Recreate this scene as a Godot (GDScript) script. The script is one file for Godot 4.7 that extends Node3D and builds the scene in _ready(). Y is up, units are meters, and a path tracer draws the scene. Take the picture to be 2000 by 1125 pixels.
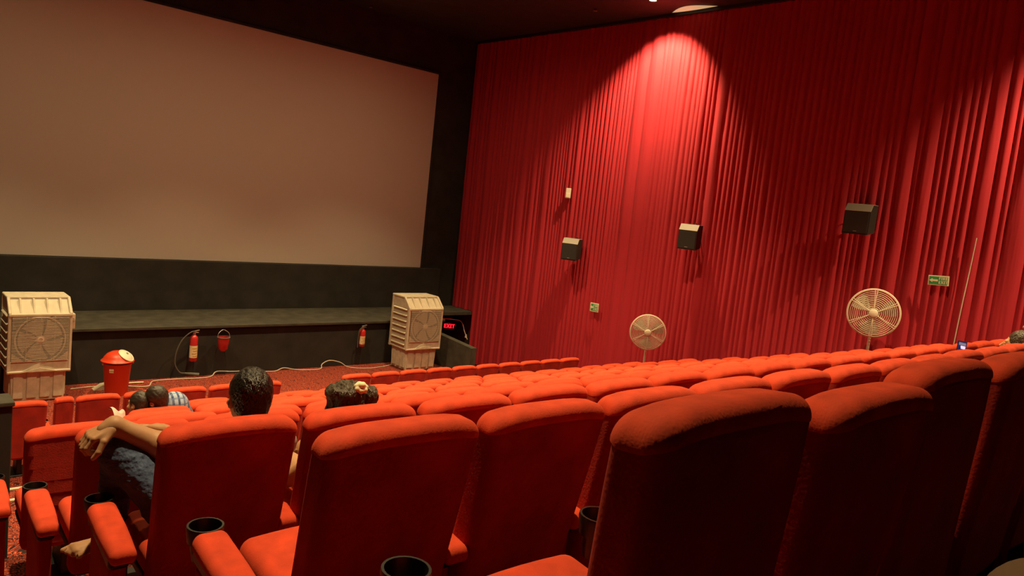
extends Node3D
# A cinema hall seen from the left aisle: camera at the origin, screen wall towards -z, curtain wall at x = 13.

const PITCH := 0.56
const FRONT_FLOOR := -4.02
const CEILING := 4.38
const WARM := Color(1.0, 0.86, 0.62)
const ORD := ["first", "second", "third", "fourth", "fifth", "sixth", "seventh", "eighth", "ninth", "tenth", "eleventh", "twelfth", "thirteenth", "fourteenth", "fifteenth", "sixteenth", "seventeenth", "eighteenth", "nineteenth", "twentieth"]
var mat := {}
var taken := {}
var noise := FastNoiseLite.new()

func _ready() -> void:
	# camera
	var cam := Camera3D.new()
	cam.name = "camera"
	cam.keep_aspect = Camera3D.KEEP_HEIGHT
	cam.fov = rad_to_deg(2.0 * atan(562.5 / 1437.2))
	cam.near = 0.02; cam.far = 80.0
	cam.basis = Basis(Vector3.UP, deg_to_rad(-42.555)) * Basis(Vector3.RIGHT, deg_to_rad(-6.287)) * Basis(Vector3.BACK, deg_to_rad(6.3175))
	add_child(cam)
	cam.current = true
	# surroundings: a closed, dark hall
	var we := WorldEnvironment.new()
	we.name = "surroundings"
	var e := Environment.new()
	e.background_mode = Environment.BG_COLOR; e.background_color = Color.BLACK
	e.ambient_light_source = Environment.AMBIENT_SOURCE_DISABLED
	e.tonemap_mode = Environment.TONE_MAPPER_LINEAR
	e.tonemap_exposure = 1.18
	e.sdfgi_enabled = true; e.ssao_enabled = true; e.ssil_enabled = true
	we.environment = e
	add_child(we)
	materials()
	# ceiling downlights: three lines across the hall and the wall washers by the curtain
	var lines := [[-12.4, 27.0, 43.0, 7.5, "nearest the screen"], [-8.2, 31.0, 45.0, 0.8, "over the far rows"], [-3.7, 31.0, 44.0, 0.8, "over the middle rows"], [0.8, 3.0, 60.0, 0.0, "over the rear rows"]]
	for l in lines:
		for k in 3:
			if l[0] > 0.0 and k < 2: continue
			downlight(Vector3(1.5 + 3.8 * k, CEILING, l[0]), l[1], l[2], l[3], "recessed black ceiling downlight %s, %s of its line" % [l[4], ["left", "middle", "right"][k]])
	downlight(Vector3(11.92, CEILING, -9.78), 34.0, 47.0, 0.2, "bright recessed ceiling lamp washing the red curtain, at the top of the photo", Vector3(0.406, -0.906, -0.1165))
	downlight(Vector3(11.92, CEILING, -1.0), 42.0, 53.0, 0.2, "recessed ceiling lamp washing the curtain beyond the right edge of the photo", Vector3(0.406, -0.906, -0.1165))
	setting()
	curtains()
	front_things()
	wall_things()
	seats()
	people()
	print("seats ", seat_count)

# ---------------------------------------------------------------- mesh builder
class M:
	var v := PackedVector3Array()
	var n := PackedVector3Array()
	var ix := PackedInt32Array()
	func vert(p: Vector3, q: Vector3) -> int:
		v.append(p); n.append(q); return v.size() - 1
	func tri(a: int, b: int, c: int) -> void:
		var g := (v[c] - v[a]).cross(v[b] - v[a])
		if g.dot(n[a] + n[b] + n[c]) < 0.0:
			ix.append(a); ix.append(c); ix.append(b)
		else:
			ix.append(a); ix.append(b); ix.append(c)
	func quad(a: Vector3, b: Vector3, c: Vector3, d: Vector3, out: Vector3) -> void:
		var q := (c - a).cross(b - a)
		if q.length() < 1e-12: q = (d - a).cross(c - a)
		q = q.normalized()
		if q.dot(out) < 0.0: q = -q
		var i := vert(a, q)
		vert(b, q); vert(c, q); vert(d, q)
		tri(i, i + 1, i + 2); tri(i, i + 2, i + 3)
	func box(c: Vector3, s: Vector3, x := Transform3D()) -> void:
		rbox(s, minf(0.006, minf(s.x, minf(s.y, s.z)) * 0.25), 1, x * Transform3D(Basis(), c))
	func _axis(h: float, r: float, seg: int, sub: int) -> PackedFloat32Array:
		var o := PackedFloat32Array()
		for i in range(seg, 0, -1): o.append(-(h - r) - r * tan(PI / 4.0 * i / seg))
		for i in sub + 1: o.append(lerpf(-(h - r), h - r, float(i) / sub))
		for i in range(1, seg + 1): o.append((h - r) + r * tan(PI / 4.0 * i / seg))
		return o
	func rbox(s: Vector3, r: float, seg := 2, x := Transform3D(), sub := 1, bend = null) -> void:
		var h := s * 0.5
		var bx := x.basis.orthonormalized()
		for ax in 3:
			var u := (ax + 1) % 3
			var w := (ax + 2) % 3
			var pu := _axis(h[u], r, seg, sub)
			var pw := _axis(h[w], r, seg, sub)
			for sgn in [-1.0, 1.0]:
				var base := v.size()
				for i in pu.size():
					for j in pw.size():
						var p := Vector3()
						p[ax] = h[ax] * sgn; p[u] = pu[i]; p[w] = pw[j]
						var inner := p.clamp(-(h - Vector3.ONE * r), h - Vector3.ONE * r)
						var dir := (p - inner).normalized()
						p = inner + dir * r
						if bend != null: p = bend.call(p)
						vert(x * p, bx * dir)
				for i in pu.size() - 1:
					for j in pw.size() - 1:
						var a := base + i * pw.size() + j
						tri(a, a + 1, a + pw.size() + 1); tri(a, a + pw.size() + 1, a + pw.size())
	func lathe(prof: Array, seg := 20, x := Transform3D(), arc := TAU) -> void:
		# prof: Vector2(radius, height); each stretch gets its own flat-to-smooth normals
		var bx := x.basis.orthonormalized()
		for k in prof.size() - 1:
			var a: Vector2 = prof[k]
			var b: Vector2 = prof[k + 1]
			var d := b - a
			if d.length() < 1e-6: continue
			var nn := Vector2(d.y, -d.x).normalized()
			var na := nn
			var nb := nn
			if k > 0:
				var e: Vector2 = (a - prof[k - 1])
				var en := Vector2(e.y, -e.x).normalized()
				if e.length() > 1e-6 and en.dot(nn) > 0.6: na = (en + nn).normalized()
			if k < prof.size() - 2:
				var e2: Vector2 = (prof[k + 2] - b)
				var en2 := Vector2(e2.y, -e2.x).normalized()
				if e2.length() > 1e-6 and en2.dot(nn) > 0.6: nb = (en2 + nn).normalized()
			var base := v.size()
			for i in seg + 1:
				var t := arc * i / seg
				var c := cos(t)
				var s := sin(t)
				vert(x * Vector3(c * a.x, a.y, s * a.x), bx * Vector3(c * na.x, na.y, s * na.x))
				vert(x * Vector3(c * b.x, b.y, s * b.x), bx * Vector3(c * nb.x, nb.y, s * nb.x))
			for i in seg:
				var q := base + i * 2
				if a.x > 1e-6: tri(q, q + 1, q + 2)
				if b.x > 1e-6: tri(q + 1, q + 3, q + 2)
	func tube(path: Array, r, seg := 8, caps := true) -> void:
		var side := Vector3.RIGHT
		var rings := []
		for k in path.size():
			var d: Vector3 = (path[mini(k + 1, path.size() - 1)] - path[maxi(k - 1, 0)]).normalized()
			if absf(d.dot(side)) > 0.95: side = Vector3.UP if absf(d.y) < 0.9 else Vector3.BACK
			side = (side - d * d.dot(side)).normalized()
			var up := d.cross(side)
			var rr: float = r[k] if r is Array else r
			var base := v.size()
			for i in seg + 1:
				var t := TAU * i / seg
				var o := side * cos(t) + up * sin(t)
				vert(path[k] + o * rr, o)
			rings.append(base)
			if caps and (k == 0 or k == path.size() - 1):
				var dd := -d if k == 0 else d
				var c := vert(path[k], dd)
				for i in seg:
					var p := vert(v[base + i], dd)
					var q := vert(v[base + i + 1], dd)
					tri(c, p, q)
		for k in path.size() - 1:
			for i in seg:
				var a: int = rings[k] + i
				var b: int = rings[k + 1] + i
				tri(a, a + 1, b + 1); tri(a, b + 1, b)
	func grid(rows: Array, out: Vector3) -> void:
		# rows of points joined into a smooth sheet that faces out
		var h := rows.size()
		var w: int = rows[0].size()
		var base := v.size()
		for i in h:
			for j in w:
				var du: Vector3 = rows[i][mini(j + 1, w - 1)] - rows[i][maxi(j - 1, 0)]
				var dv: Vector3 = rows[mini(i + 1, h - 1)][j] - rows[maxi(i - 1, 0)][j]
				var q := du.cross(dv).normalized()
				if q.dot(out) < 0.0: q = -q
				vert(rows[i][j], q)
		for i in h - 1:
			for j in w - 1:
				var a := base + i * w + j
				tri(a, a + 1, a + w + 1); tri(a, a + w + 1, a + w)
	func prism(outline: Array, z0: float, z1: float, x := Transform3D()) -> void:
		# outline in xy, extruded along z
		var pk := PackedVector2Array(outline)
		var bx := x.basis.orthonormalized()
		var mid := Vector2()
		for p in outline: mid += p / outline.size()
		var id := Geometry2D.triangulate_polygon(pk)
		for s in [[z0, minf(z0, z1)], [z1, minf(z0, z1)]]:
			var nn: Vector3 = bx * (Vector3.FORWARD if s[0] == s[1] else Vector3.BACK)
			var b := v.size()
			for p in outline: vert(x * Vector3(p.x, p.y, s[0]), nn)
			for i in range(0, id.size(), 3): tri(b + id[i], b + id[i + 1], b + id[i + 2])
		var area := 0.0
		for i in outline.size(): area += outline[i].cross(outline[(i + 1) % outline.size()])
		for i in outline.size():
			var a: Vector2 = outline[i]
			var b2: Vector2 = outline[(i + 1) % outline.size()]
			var e := (b2 - a)
			var o := Vector3(e.y, -e.x, 0) * signf(area)
			quad(x * Vector3(a.x, a.y, z0), x * Vector3(b2.x, b2.y, z0), x * Vector3(b2.x, b2.y, z1), x * Vector3(a.x, a.y, z1), bx * o)
	func mesh() -> ArrayMesh:
		var a := []
		a.resize(Mesh.ARRAY_MAX)
		a[Mesh.ARRAY_VERTEX] = v; a[Mesh.ARRAY_NORMAL] = n; a[Mesh.ARRAY_INDEX] = ix
		var o := ArrayMesh.new()
		o.add_surface_from_arrays(Mesh.PRIMITIVE_TRIANGLES, a)
		return o

# ---------------------------------------------------------------- distance field for bodies (surface nets)
class Sdf:
	var lo: Vector3
	var h: float
	var nx: int
	var ny: int
	var nz: int
	var d := PackedFloat32Array()
	func _init(a: Vector3, b: Vector3, cell: float) -> void:
		lo = a; h = cell
		nx = int((b.x - a.x) / h) + 2; ny = int((b.y - a.y) / h) + 2; nz = int((b.z - a.z) / h) + 2
		d.resize(nx * ny * nz); d.fill(0.5)
	func _range(a: Vector3, b: Vector3) -> Array:
		return [maxi(int((a.x - lo.x) / h), 0), mini(int((b.x - lo.x) / h) + 2, nx), maxi(int((a.y - lo.y) / h), 0), mini(int((b.y - lo.y) / h) + 2, ny), maxi(int((a.z - lo.z) / h), 0), mini(int((b.z - lo.z) / h) + 2, nz)]
	func cap(a: Vector3, b: Vector3, ra: float, rb: float, k := 0.02) -> void:
		var m := maxf(ra, rb) + k + h * 2.0
		var q := _range(a.min(b) - Vector3.ONE * m, a.max(b) + Vector3.ONE * m)
		var ab := b - a
		var l2 := maxf(ab.length_squared(), 1e-9)
		for z in range(q[4], q[5]):
			for y in range(q[2], q[3]):
				var i: int = (z * ny + y) * nx
				for x in range(q[0], q[1]):
					var p := lo + Vector3(x, y, z) * h - a
					var t := clampf(p.dot(ab) / l2, 0.0, 1.0)
					var e := (p - ab * t).length() - lerpf(ra, rb, t)
					var o := d[i + x]
					var s := clampf(0.5 + 0.5 * (o - e) / k, 0.0, 1.0)
					d[i + x] = lerpf(o, e, s) - k * s * (1.0 - s)
	func ell(c: Vector3, r: Vector3, k := 0.02, b := Basis(), sub := false) -> void:
		var m := maxf(r.x, maxf(r.y, r.z)) + k + h * 2.0
		var q := _range(c - Vector3.ONE * m, c + Vector3.ONE * m)
		var inv := b.transposed()
		var rm := minf(r.x, minf(r.y, r.z))
		for z in range(q[4], q[5]):
			for y in range(q[2], q[3]):
				var i: int = (z * ny + y) * nx
				for x in range(q[0], q[1]):
					var p := inv * (lo + Vector3(x, y, z) * h - c)
					var l := (p / r).length()
					var g := (p / (r * r)).length()
					var e := -rm if g < 1e-6 else l * (l - 1.0) / g
					var o := d[i + x]
					if sub:
						e = -e
						var s2 := clampf(0.5 - 0.5 * (o - e) / k, 0.0, 1.0)
						d[i + x] = lerpf(o, e, s2) + k * s2 * (1.0 - s2)
					else:
						var s := clampf(0.5 + 0.5 * (o - e) / k, 0.0, 1.0)
						d[i + x] = lerpf(o, e, s) - k * s * (1.0 - s)
	func cut(at: Vector3, out: Vector3, k := 0.01) -> void:
		# keeps what lies behind the plane
		var u := out.normalized()
		for z in nz:
			for y in ny:
				var i := (z * ny + y) * nx
				for x in nx:
					var e := (lo + Vector3(x, y, z) * h - at).dot(u)
					var o := d[i + x]
					var s := clampf(0.5 - 0.5 * (o - e) / k, 0.0, 1.0)
					d[i + x] = lerpf(o, e, s) + k * s * (1.0 - s)
	func rough(f: FastNoiseLite, amp: float, stretch := Vector3.ONE) -> void:
		for z in nz:
			for y in ny:
				var i := (z * ny + y) * nx
				for x in nx:
					if absf(d[i + x]) < amp + h * 3.0:
						var p := (lo + Vector3(x, y, z) * h) * stretch
						d[i + x] += f.get_noise_3dv(p) * amp
	func put(m: M) -> void:
		var cell := {}
		var pts := PackedVector3Array()
		var nor := PackedVector3Array()
		var base := m.v.size()
		var off := [0, 1, nx, nx + 1, nx * ny, nx * ny + 1, nx * ny + nx, nx * ny + nx + 1]
		var edges := [[0, 1], [2, 3], [4, 5], [6, 7], [0, 2], [1, 3], [4, 6], [5, 7], [0, 4], [1, 5], [2, 6], [3, 7]]
		for z in nz - 1:
			for y in ny - 1:
				for x in nx - 1:
					var i := (z * ny + y) * nx + x
					if absf(d[i]) > h * 2.5: continue
					var inside := 0
					for o in off:
						if d[i + o] < 0.0: inside += 1
					if inside == 0 or inside == 8: continue
					var c := Vector3()
					var cnt := 0
					for e in edges:
						var a := d[i + off[e[0]]]
						var b := d[i + off[e[1]]]
						if (a < 0.0) != (b < 0.0):
							var t := a / (a - b)
							var pa := Vector3(e[0] & 1, (e[0] >> 1) & 1, e[0] >> 2)
							var pb := Vector3(e[1] & 1, (e[1] >> 1) & 1, e[1] >> 2)
							c += pa.lerp(pb, t); cnt += 1
					c /= cnt
					var g := Vector3(d[i + 1] + d[i + nx + 1] + d[i + off[5]] + d[i + off[7]] - d[i] - d[i + nx] - d[i + off[4]] - d[i + off[6]], d[i + nx] + d[i + nx + 1] + d[i + off[6]] + d[i + off[7]] - d[i] - d[i + 1] - d[i + off[4]] - d[i + off[5]], d[i + off[4]] + d[i + off[5]] + d[i + off[6]] + d[i + off[7]] - d[i] - d[i + 1] - d[i + nx] - d[i + nx + 1])
					cell[i] = m.vert(lo + (Vector3(x, y, z) + c) * h, g.normalized())
		var step := [1, nx, nx * ny]
		for i in cell:
			var a := d[i]
			for ax in 3:
				var u: int = step[(ax + 1) % 3]
				var w: int = step[(ax + 2) % 3]
				var j: int = i + step[ax]
				if j < d.size() and (a < 0.0) != (d[j] < 0.0) and cell.has(i - u) and cell.has(i - w) and cell.has(i - u - w):
					m.tri(cell[i], cell[i - u], cell[i - u - w]); m.tri(cell[i], cell[i - u - w], cell[i - w])

# ---------------------------------------------------------------- nodes, tags, materials
func named(called: String) -> String:
	if not taken.has(called):
		taken[called] = 0
		return called
	taken[called] += 1
	return "%s_%03d" % [called, taken[called]]

func obj(called: String, m, material: Material, parent: Node = null) -> MeshInstance3D:
	var o := MeshInstance3D.new()
	o.mesh = m.mesh() if m is M else m
	o.material_override = material
	if parent == null or parent == self:
		o.name = named(called); add_child(o, true)
	else:
		o.name = called; parent.add_child(o, true)
	return o

func tag(o: Node, label: String, category: String, group := "", kind := "") -> Node:
	o.set_meta("label", label); o.set_meta("category", category)
	if group: o.set_meta("group", group)
	if kind: o.set_meta("kind", kind)
	return o

func thing(called: String, label: String, category: String, at := Vector3.ZERO, turn := 0.0, group := "") -> Node3D:
	var o := Node3D.new()
	o.name = named(called); add_child(o, true)
	o.position = at; o.rotation.y = turn
	tag(o, label, category, group)
	return o

func struct(called: String, m, material: Material, label := "") -> MeshInstance3D:
	var o := MeshInstance3D.new()
	o.mesh = m.mesh() if m is M else m
	o.material_override = material
	o.name = called; add_child(o, true)
	o.set_meta("kind", "structure")
	if label: o.set_meta("label", label)
	return o

func rgb(r: float, g: float, b: float) -> Color: return Color(r, g, b).linear_to_srgb()   # from real-world (linear) base colours

func mk(called: String, c: Color, rough := 0.8, metal := 0.0) -> StandardMaterial3D:
	var m := StandardMaterial3D.new()
	m.albedo_color = c; m.roughness = rough; m.metallic = metal
	mat[called] = m
	return m

func speckle(freq: float, lowest: float, seed_: int, size := 256) -> NoiseTexture2D:
	var f := FastNoiseLite.new()
	f.noise_type = FastNoiseLite.TYPE_SIMPLEX_SMOOTH; f.frequency = freq; f.fractal_octaves = 4; f.seed = seed_
	var t := NoiseTexture2D.new()
	t.width = size; t.height = size; t.seamless = true; t.noise = f
	var g := Gradient.new()
	g.set_color(0, Color(lowest, lowest, lowest)); g.set_color(1, Color.WHITE)
	t.color_ramp = g
	return t

func bumps(freq: float, strength: float, seed_: int) -> NoiseTexture2D:
	var f := FastNoiseLite.new()
	f.noise_type = FastNoiseLite.TYPE_SIMPLEX; f.frequency = freq; f.fractal_octaves = 3; f.seed = seed_
	var t := NoiseTexture2D.new()
	t.width = 256; t.height = 256; t.seamless = true; t.as_normal_map = true; t.bump_strength = strength; t.noise = f
	return t

func grain(m: StandardMaterial3D, tex: Texture2D, scale_: float, nrm: Texture2D = null, depth := 0.4) -> void:
	m.albedo_texture = tex; m.uv1_triplanar = true; m.uv1_scale = Vector3.ONE * scale_
	if nrm:
		m.normal_enabled = true; m.normal_texture = nrm; m.normal_scale = depth

func carpet_texture(ground: Color, swirl: Color, spark: Color) -> ImageTexture:
	var w := 256
	var im := Image.create(w, w, false, Image.FORMAT_RGB8)
	var f := FastNoiseLite.new()
	f.noise_type = FastNoiseLite.TYPE_SIMPLEX; f.fractal_type = FastNoiseLite.FRACTAL_NONE; f.seed = 5; f.frequency = 1.0
	for y in w:
		for x in w:
			var a := TAU * x / w
			var b := TAU * y / w
			var p := Vector3(cos(a) * 1.3 + cos(b) * 0.2, sin(a) * 1.3 + sin(b) * 1.3, cos(b) * 1.3)
			var q := f.get_noise_3dv(p * 1.2)
			var s := sin(q * 11.0 + sin(a * 3.0) * 0.7 + cos(b * 3.0) * 0.7)
			var c := ground
			if s > 0.35: c = swirl
			elif s < -0.86: c = spark
			c = c * (0.88 + 0.24 * fmod(absf(sin(x * 12.9898 + y * 78.233)) * 43758.5453, 1.0))
			im.set_pixel(x, y, c)
	return ImageTexture.create_from_image(im)

func tier(k: int) -> float: return -1.3 if k == 0 else -1.635 if k == 1 else -1.31 - 0.305 * k if k <= 4 else -2.53 - 0.285 * (k - 4)

func floor_at(z: float) -> float:
	var k := int(floor(-z - 0.24))
	return FRONT_FLOOR - 0.42 if k > 10 else FRONT_FLOOR if k > 8 else tier(k) if k >= 0 else tier(0) + 0.305

func materials() -> void:
	var cloth := speckle(0.02, 0.82, 3)
	var weave := bumps(0.35, 3.0, 9)
	var m := mk("seat", rgb(0.82, 0.07, 0.016), 0.9)
	grain(m, cloth, 1.6, weave, 0.1)
	m.rim_enabled = true; m.rim = 0.25; m.rim_tint = 0.9
	m = mk("seat_back_shaded", rgb(0.52, 0.026, 0.012), 0.92)  # the seat cloth darkened, so shade on the backs sits in the colour
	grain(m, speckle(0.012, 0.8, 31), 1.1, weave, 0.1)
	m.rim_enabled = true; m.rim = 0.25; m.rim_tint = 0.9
	m = mk("curtain", rgb(0.43, 0.013, 0.028), 0.85)
	m.rim_enabled = true; m.rim = 0.2; m.rim_tint = 0.8
	mk("plastic_black", rgb(0.012, 0.011, 0.01), 0.35)
	mk("dark_metal", rgb(0.02, 0.018, 0.016), 0.5)
	m = mk("wall_black", rgb(0.03, 0.028, 0.024), 0.95)
	grain(m, speckle(0.01, 0.75, 21), 0.6)
	m = mk("ceiling_black", rgb(0.04, 0.042, 0.04), 0.6)
	grain(m, speckle(0.02, 0.8, 22), 0.5)
	m = mk("stage_top", rgb(0.075, 0.07, 0.05), 0.9)
	grain(m, speckle(0.02, 0.7, 23), 0.5)
	mk("wall_red", rgb(0.2, 0.012, 0.012), 0.9)
	mk("screen", rgb(0.5, 0.47, 0.43), 0.9)
	m = mk("carpet", Color.WHITE, 0.95)
	m.albedo_texture = carpet_texture(Color(0.6, 0.17, 0.12), Color(0.14, 0.05, 0.05), Color(0.78, 0.4, 0.22))
	m.uv1_triplanar = true; m.uv1_world_triplanar = true; m.uv1_scale = Vector3.ONE * 1.6
	mk("nosing", rgb(0.6, 0.52, 0.38), 0.6)
	m = mk("cream", rgb(0.72, 0.66, 0.5), 0.55)
	grain(m, speckle(0.02, 0.88, 41), 1.2)
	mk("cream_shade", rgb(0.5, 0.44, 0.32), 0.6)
	mk("recess_shade", rgb(0.13, 0.11, 0.075), 0.8)
	mk("fan_cream", rgb(0.78, 0.7, 0.55), 0.45)
	mk("bin_red", rgb(0.68, 0.05, 0.012), 0.4)
	mk("bin_flap", rgb(0.85, 0.78, 0.6), 0.5)
	mk("steel", rgb(0.45, 0.43, 0.4), 0.35, 0.7)
	mk("fire_red", rgb(0.55, 0.03, 0.03), 0.35)
	mk("hose", rgb(0.1, 0.095, 0.075), 0.6)
	mk("label_cream", rgb(0.8, 0.7, 0.45), 0.6)
	mk("label_mark", rgb(0.55, 0.38, 0.05), 0.6)
	mk("cable_white", rgb(0.6, 0.52, 0.43), 0.6)
	mk("speaker", rgb(0.022, 0.02, 0.017), 0.7)
	mk("speaker_top_lit", rgb(0.3, 0.27, 0.22), 0.5)  # overhead light on the black cabinet tops, put in as a paler colour
	mk("sign_green", rgb(0.04, 0.36, 0.1), 0.5)
	mk("sign_white", rgb(0.8, 0.8, 0.6), 0.5)
	mk("skin", rgb(0.5, 0.27, 0.14), 0.55)
	mat.skin.subsurf_scatter_enabled = true; mat.skin.subsurf_scatter_strength = 0.05
	mk("skin_fair", rgb(0.68, 0.38, 0.2), 0.55)
	m = mk("hair_black", rgb(0.035, 0.03, 0.025), 0.3)
	grain(m, speckle(0.05, 0.5, 71), 7.0, bumps(0.06, 12.0, 72), 0.7)
	m.uv1_scale = Vector3(11, 2.2, 11)
	m = mk("hair_brown", rgb(0.12, 0.09, 0.055), 0.4)
	grain(m, speckle(0.05, 0.5, 71), 7.0, bumps(0.06, 12.0, 72), 0.7)
	m.uv1_scale = Vector3(11, 2.2, 11)
	mk("hair_dark", rgb(0.035, 0.026, 0.018), 0.5)
	mk("shirt_white", rgb(0.75, 0.7, 0.62), 0.85)
	m = mk("denim", rgb(0.085, 0.13, 0.26), 0.85)
	grain(m, speckle(0.03, 0.75, 61), 2.0, bumps(0.06, 6.0, 62), 0.5)
	mk("pink_cloth", rgb(0.75, 0.5, 0.45), 0.9)
	mk("grey_cloth", rgb(0.12, 0.12, 0.13), 0.9)
	mk("scrunchie", rgb(0.85, 0.76, 0.5), 0.8)
	mk("bag", rgb(0.16, 0.1, 0.055), 0.8)
	m = mk("check", Color.WHITE, 0.9)
	var im := Image.create(64, 64, false, Image.FORMAT_RGB8)
	im.fill(Color(0.62, 0.7, 0.8))
	for i in 4:
		im.fill_rect(Rect2i(i * 16, 0, 6, 64), Color(0.2, 0.27, 0.45))
	for i in 4:
		im.fill_rect(Rect2i(0, i * 16, 64, 3), Color(0.36, 0.42, 0.58))
	m.albedo_texture = ImageTexture.create_from_image(im)
	m.uv1_triplanar = true; m.uv1_scale = Vector3.ONE * 5.0
	m = mk("exit_glow", Color(0.9, 0.1, 0.12), 0.5)
	m.emission_enabled = true; m.emission = Color(1.0, 0.1, 0.16); m.emission_energy_multiplier = 2.2
	m = mk("trough_glow", rgb(0.72, 0.66, 0.5), 0.6)
	m.emission_enabled = true; m.emission = Color(0.95, 0.95, 0.7); m.emission_energy_multiplier = 0.3  # not a lamp: the lit highlight on the trough is put in as emission
	m = mk("lamp_lens", Color(1, 0.95, 0.85), 0.5)
	m.emission_enabled = true; m.emission = Color(1.0, 0.85, 0.62); m.emission_energy_multiplier = 6.0

func downlight(at: Vector3, energy: float, angle: float, spill: float, label: String, aim := Vector3.DOWN) -> void:
	var t := thing("downlight", label, "ceiling light", at, 0.0, "ceiling downlights")
	var ring := M.new()
	ring.lathe([Vector2(0.075, -0.004), Vector2(0.078, -0.016), Vector2(0.1, -0.014), Vector2(0.112, 0.0)], 28)
	obj("trim_ring", ring, mat.dark_metal, t)
	var lens := M.new()
	lens.lathe([Vector2(0, -0.012), Vector2(0.05, -0.011), Vector2(0.074, -0.004)], 24)
	var lo := obj("lens", lens, mat.lamp_lens, t)
	lo.cast_shadow = GeometryInstance3D.SHADOW_CASTING_SETTING_ON
	# the beam of the reflector and the weak spill of the lens beside it
	for beam in [[energy, angle, 0.6, aim], [spill, 86.0, 1.0, Vector3.DOWN]]:
		if beam[0] <= 0.0: continue
		var s := SpotLight3D.new()
		s.name = "lamp_light"
		s.light_color = WARM; s.light_energy = beam[0]; s.spot_range = 30.0; s.spot_attenuation = 2.0; s.spot_angle = beam[1]; s.spot_angle_attenuation = beam[2]
		s.light_size = 0.06; s.shadow_enabled = true
		s.basis = Basis.looking_at(beam[3], Vector3.FORWARD); s.position.y = -0.03
		t.add_child(s, true)

func setting() -> void:
	# floor: one tier per row, then the level front
	var f := M.new()
	f.box(Vector3(5.2, (tier(0) + 0.305) * 0.5 - 2.4, 1.9), Vector3(15.8, absf(-4.8 - (tier(0) + 0.305)), 4.28))
	for k in 9:
		f.box(Vector3(5.2, (tier(k) - 4.8) * 0.5, -(k + 0.74)), Vector3(15.8, tier(k) + 4.8, 1.0))
	f.box(Vector3(5.2, (FRONT_FLOOR - 4.8) * 0.5, -10.24), Vector3(15.8, FRONT_FLOOR + 4.8, 2.0))
	f.box(Vector3(4.05, (FRONT_FLOOR - 4.8) * 0.5, -13.92), Vector3(13.5, FRONT_FLOOR + 4.8, 5.38))
	f.box(Vector3(11.95, (FRONT_FLOOR - 0.43 - 4.8) * 0.5, -13.92), Vector3(2.3, FRONT_FLOOR - 0.43 + 4.8, 5.38))
	struct("floor", f, mat.carpet, "patterned red carpet on the stepped floor")
	var w := M.new()
	w.box(Vector3(5.2, 0, -16.75), Vector3(16.2, 9.6, 0.3))
	struct("wall_front", w, mat.wall_black, "black wall round the cinema screen")
	w = M.new(); w.box(Vector3(13.12, 0, -6.4), Vector3(0.2, 9.6, 21.0))
	struct("wall_right", w, mat.wall_black)
	w = M.new(); w.box(Vector3(-2.7, 0, -6.4), Vector3(0.2, 9.6, 21.0))
	struct("wall_left", w, mat.wall_black)
	w = M.new(); w.box(Vector3(5.2, 0, 4.1), Vector3(16.2, 9.6, 0.2))
	struct("wall_back", w, mat.wall_black)
	w = M.new(); w.box(Vector3(5.2, CEILING + 0.15, -6.4), Vector3(16.2, 0.3, 21.4))
	struct("ceiling", w, mat.ceiling_black, "black ceiling")
	w = M.new(); w.box(Vector3(12.93, CEILING - 0.03, -7.2), Vector3(0.16, 0.07, 18.6))
	struct("trim_1", w, mat.dark_metal, "dark curtain track under the ceiling")
	# stage
	w = M.new(); w.box(Vector3(4.3, -3.53, -15.57), Vector3(13.8, 0.98, 1.9))
	var st := struct("trim_2", w, mat.wall_black, "low black stage front under the screen")
	w = M.new()
	w.box(Vector3(4.3, -3.025, -15.55), Vector3(13.86, 0.05, 1.96))
	w.box(Vector3(12.1, -3.045, -16.05), Vector3(1.8, 0.09, 1.0))
	obj("stage_top", w, mat.stage_top, st)
	w = M.new(); w.box(Vector3(4.85, -2.47, -16.5), Vector3(14.9, 1.06, 0.2))
	struct("trim_3", w, mat.wall_black, "black panel between stage and screen")
	# low ramp wall at the exit niche
	w = M.new()
	w.prism([Vector2(14.58, -4.02), Vector2(12.85, -4.02), Vector2(12.85, -3.345), Vector2(14.0, -3.27), Vector2(14.58, -3.23)], 10.74, 10.9, Transform3D(Basis(Vector3(0, 0, -1), Vector3(0, 1, 0), Vector3(1, 0, 0)), Vector3.ZERO))
	struct("wall_ramp", w, mat.stage_top, "low dark ramp wall beside the exit niche")
	# screen
	var s := thing("cinema_screen", "large blank pale cinema screen above the black stage", "screen", Vector3(5.6, -1.94, -16.58))
	w = M.new(); w.rbox(Vector3(12.2, 5.2, 0.04), 0.01, 1, Transform3D(Basis(), Vector3(0, 2.605, 0.03)))
	obj("screen_sheet", w, mat.screen, s)
	w = M.new()
	w.box(Vector3(0, 5.23, 0.03), Vector3(12.3, 0.05, 0.06)); w.box(Vector3(0, -0.02, 0.03), Vector3(12.3, 0.05, 0.06))
	w.box(Vector3(6.13, 2.6, 0.03), Vector3(0.05, 5.2, 0.06)); w.box(Vector3(-6.13, 2.6, 0.03), Vector3(0.05, 5.2, 0.06))
	obj("screen_frame", w, mat.wall_black, s)
	# black half wall in the aisle
	var p := thing("aisle_partition", "low black partition wall at the left edge, in front of the aisle steps", "partition", Vector3(0.2, tier(5), -5.5))
	w = M.new(); w.rbox(Vector3(1.2, 1.22, 0.2), 0.01, 1, Transform3D(Basis(), Vector3(0, 0.61, 0)))
	obj("panel", w, mat.wall_black, p)
	w = M.new(); w.rbox(Vector3(1.22, 0.03, 0.23), 0.008, 1, Transform3D(Basis(), Vector3(0, 1.232, 0)))
	obj("top_cap", w, mat.stage_top, p)

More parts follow.
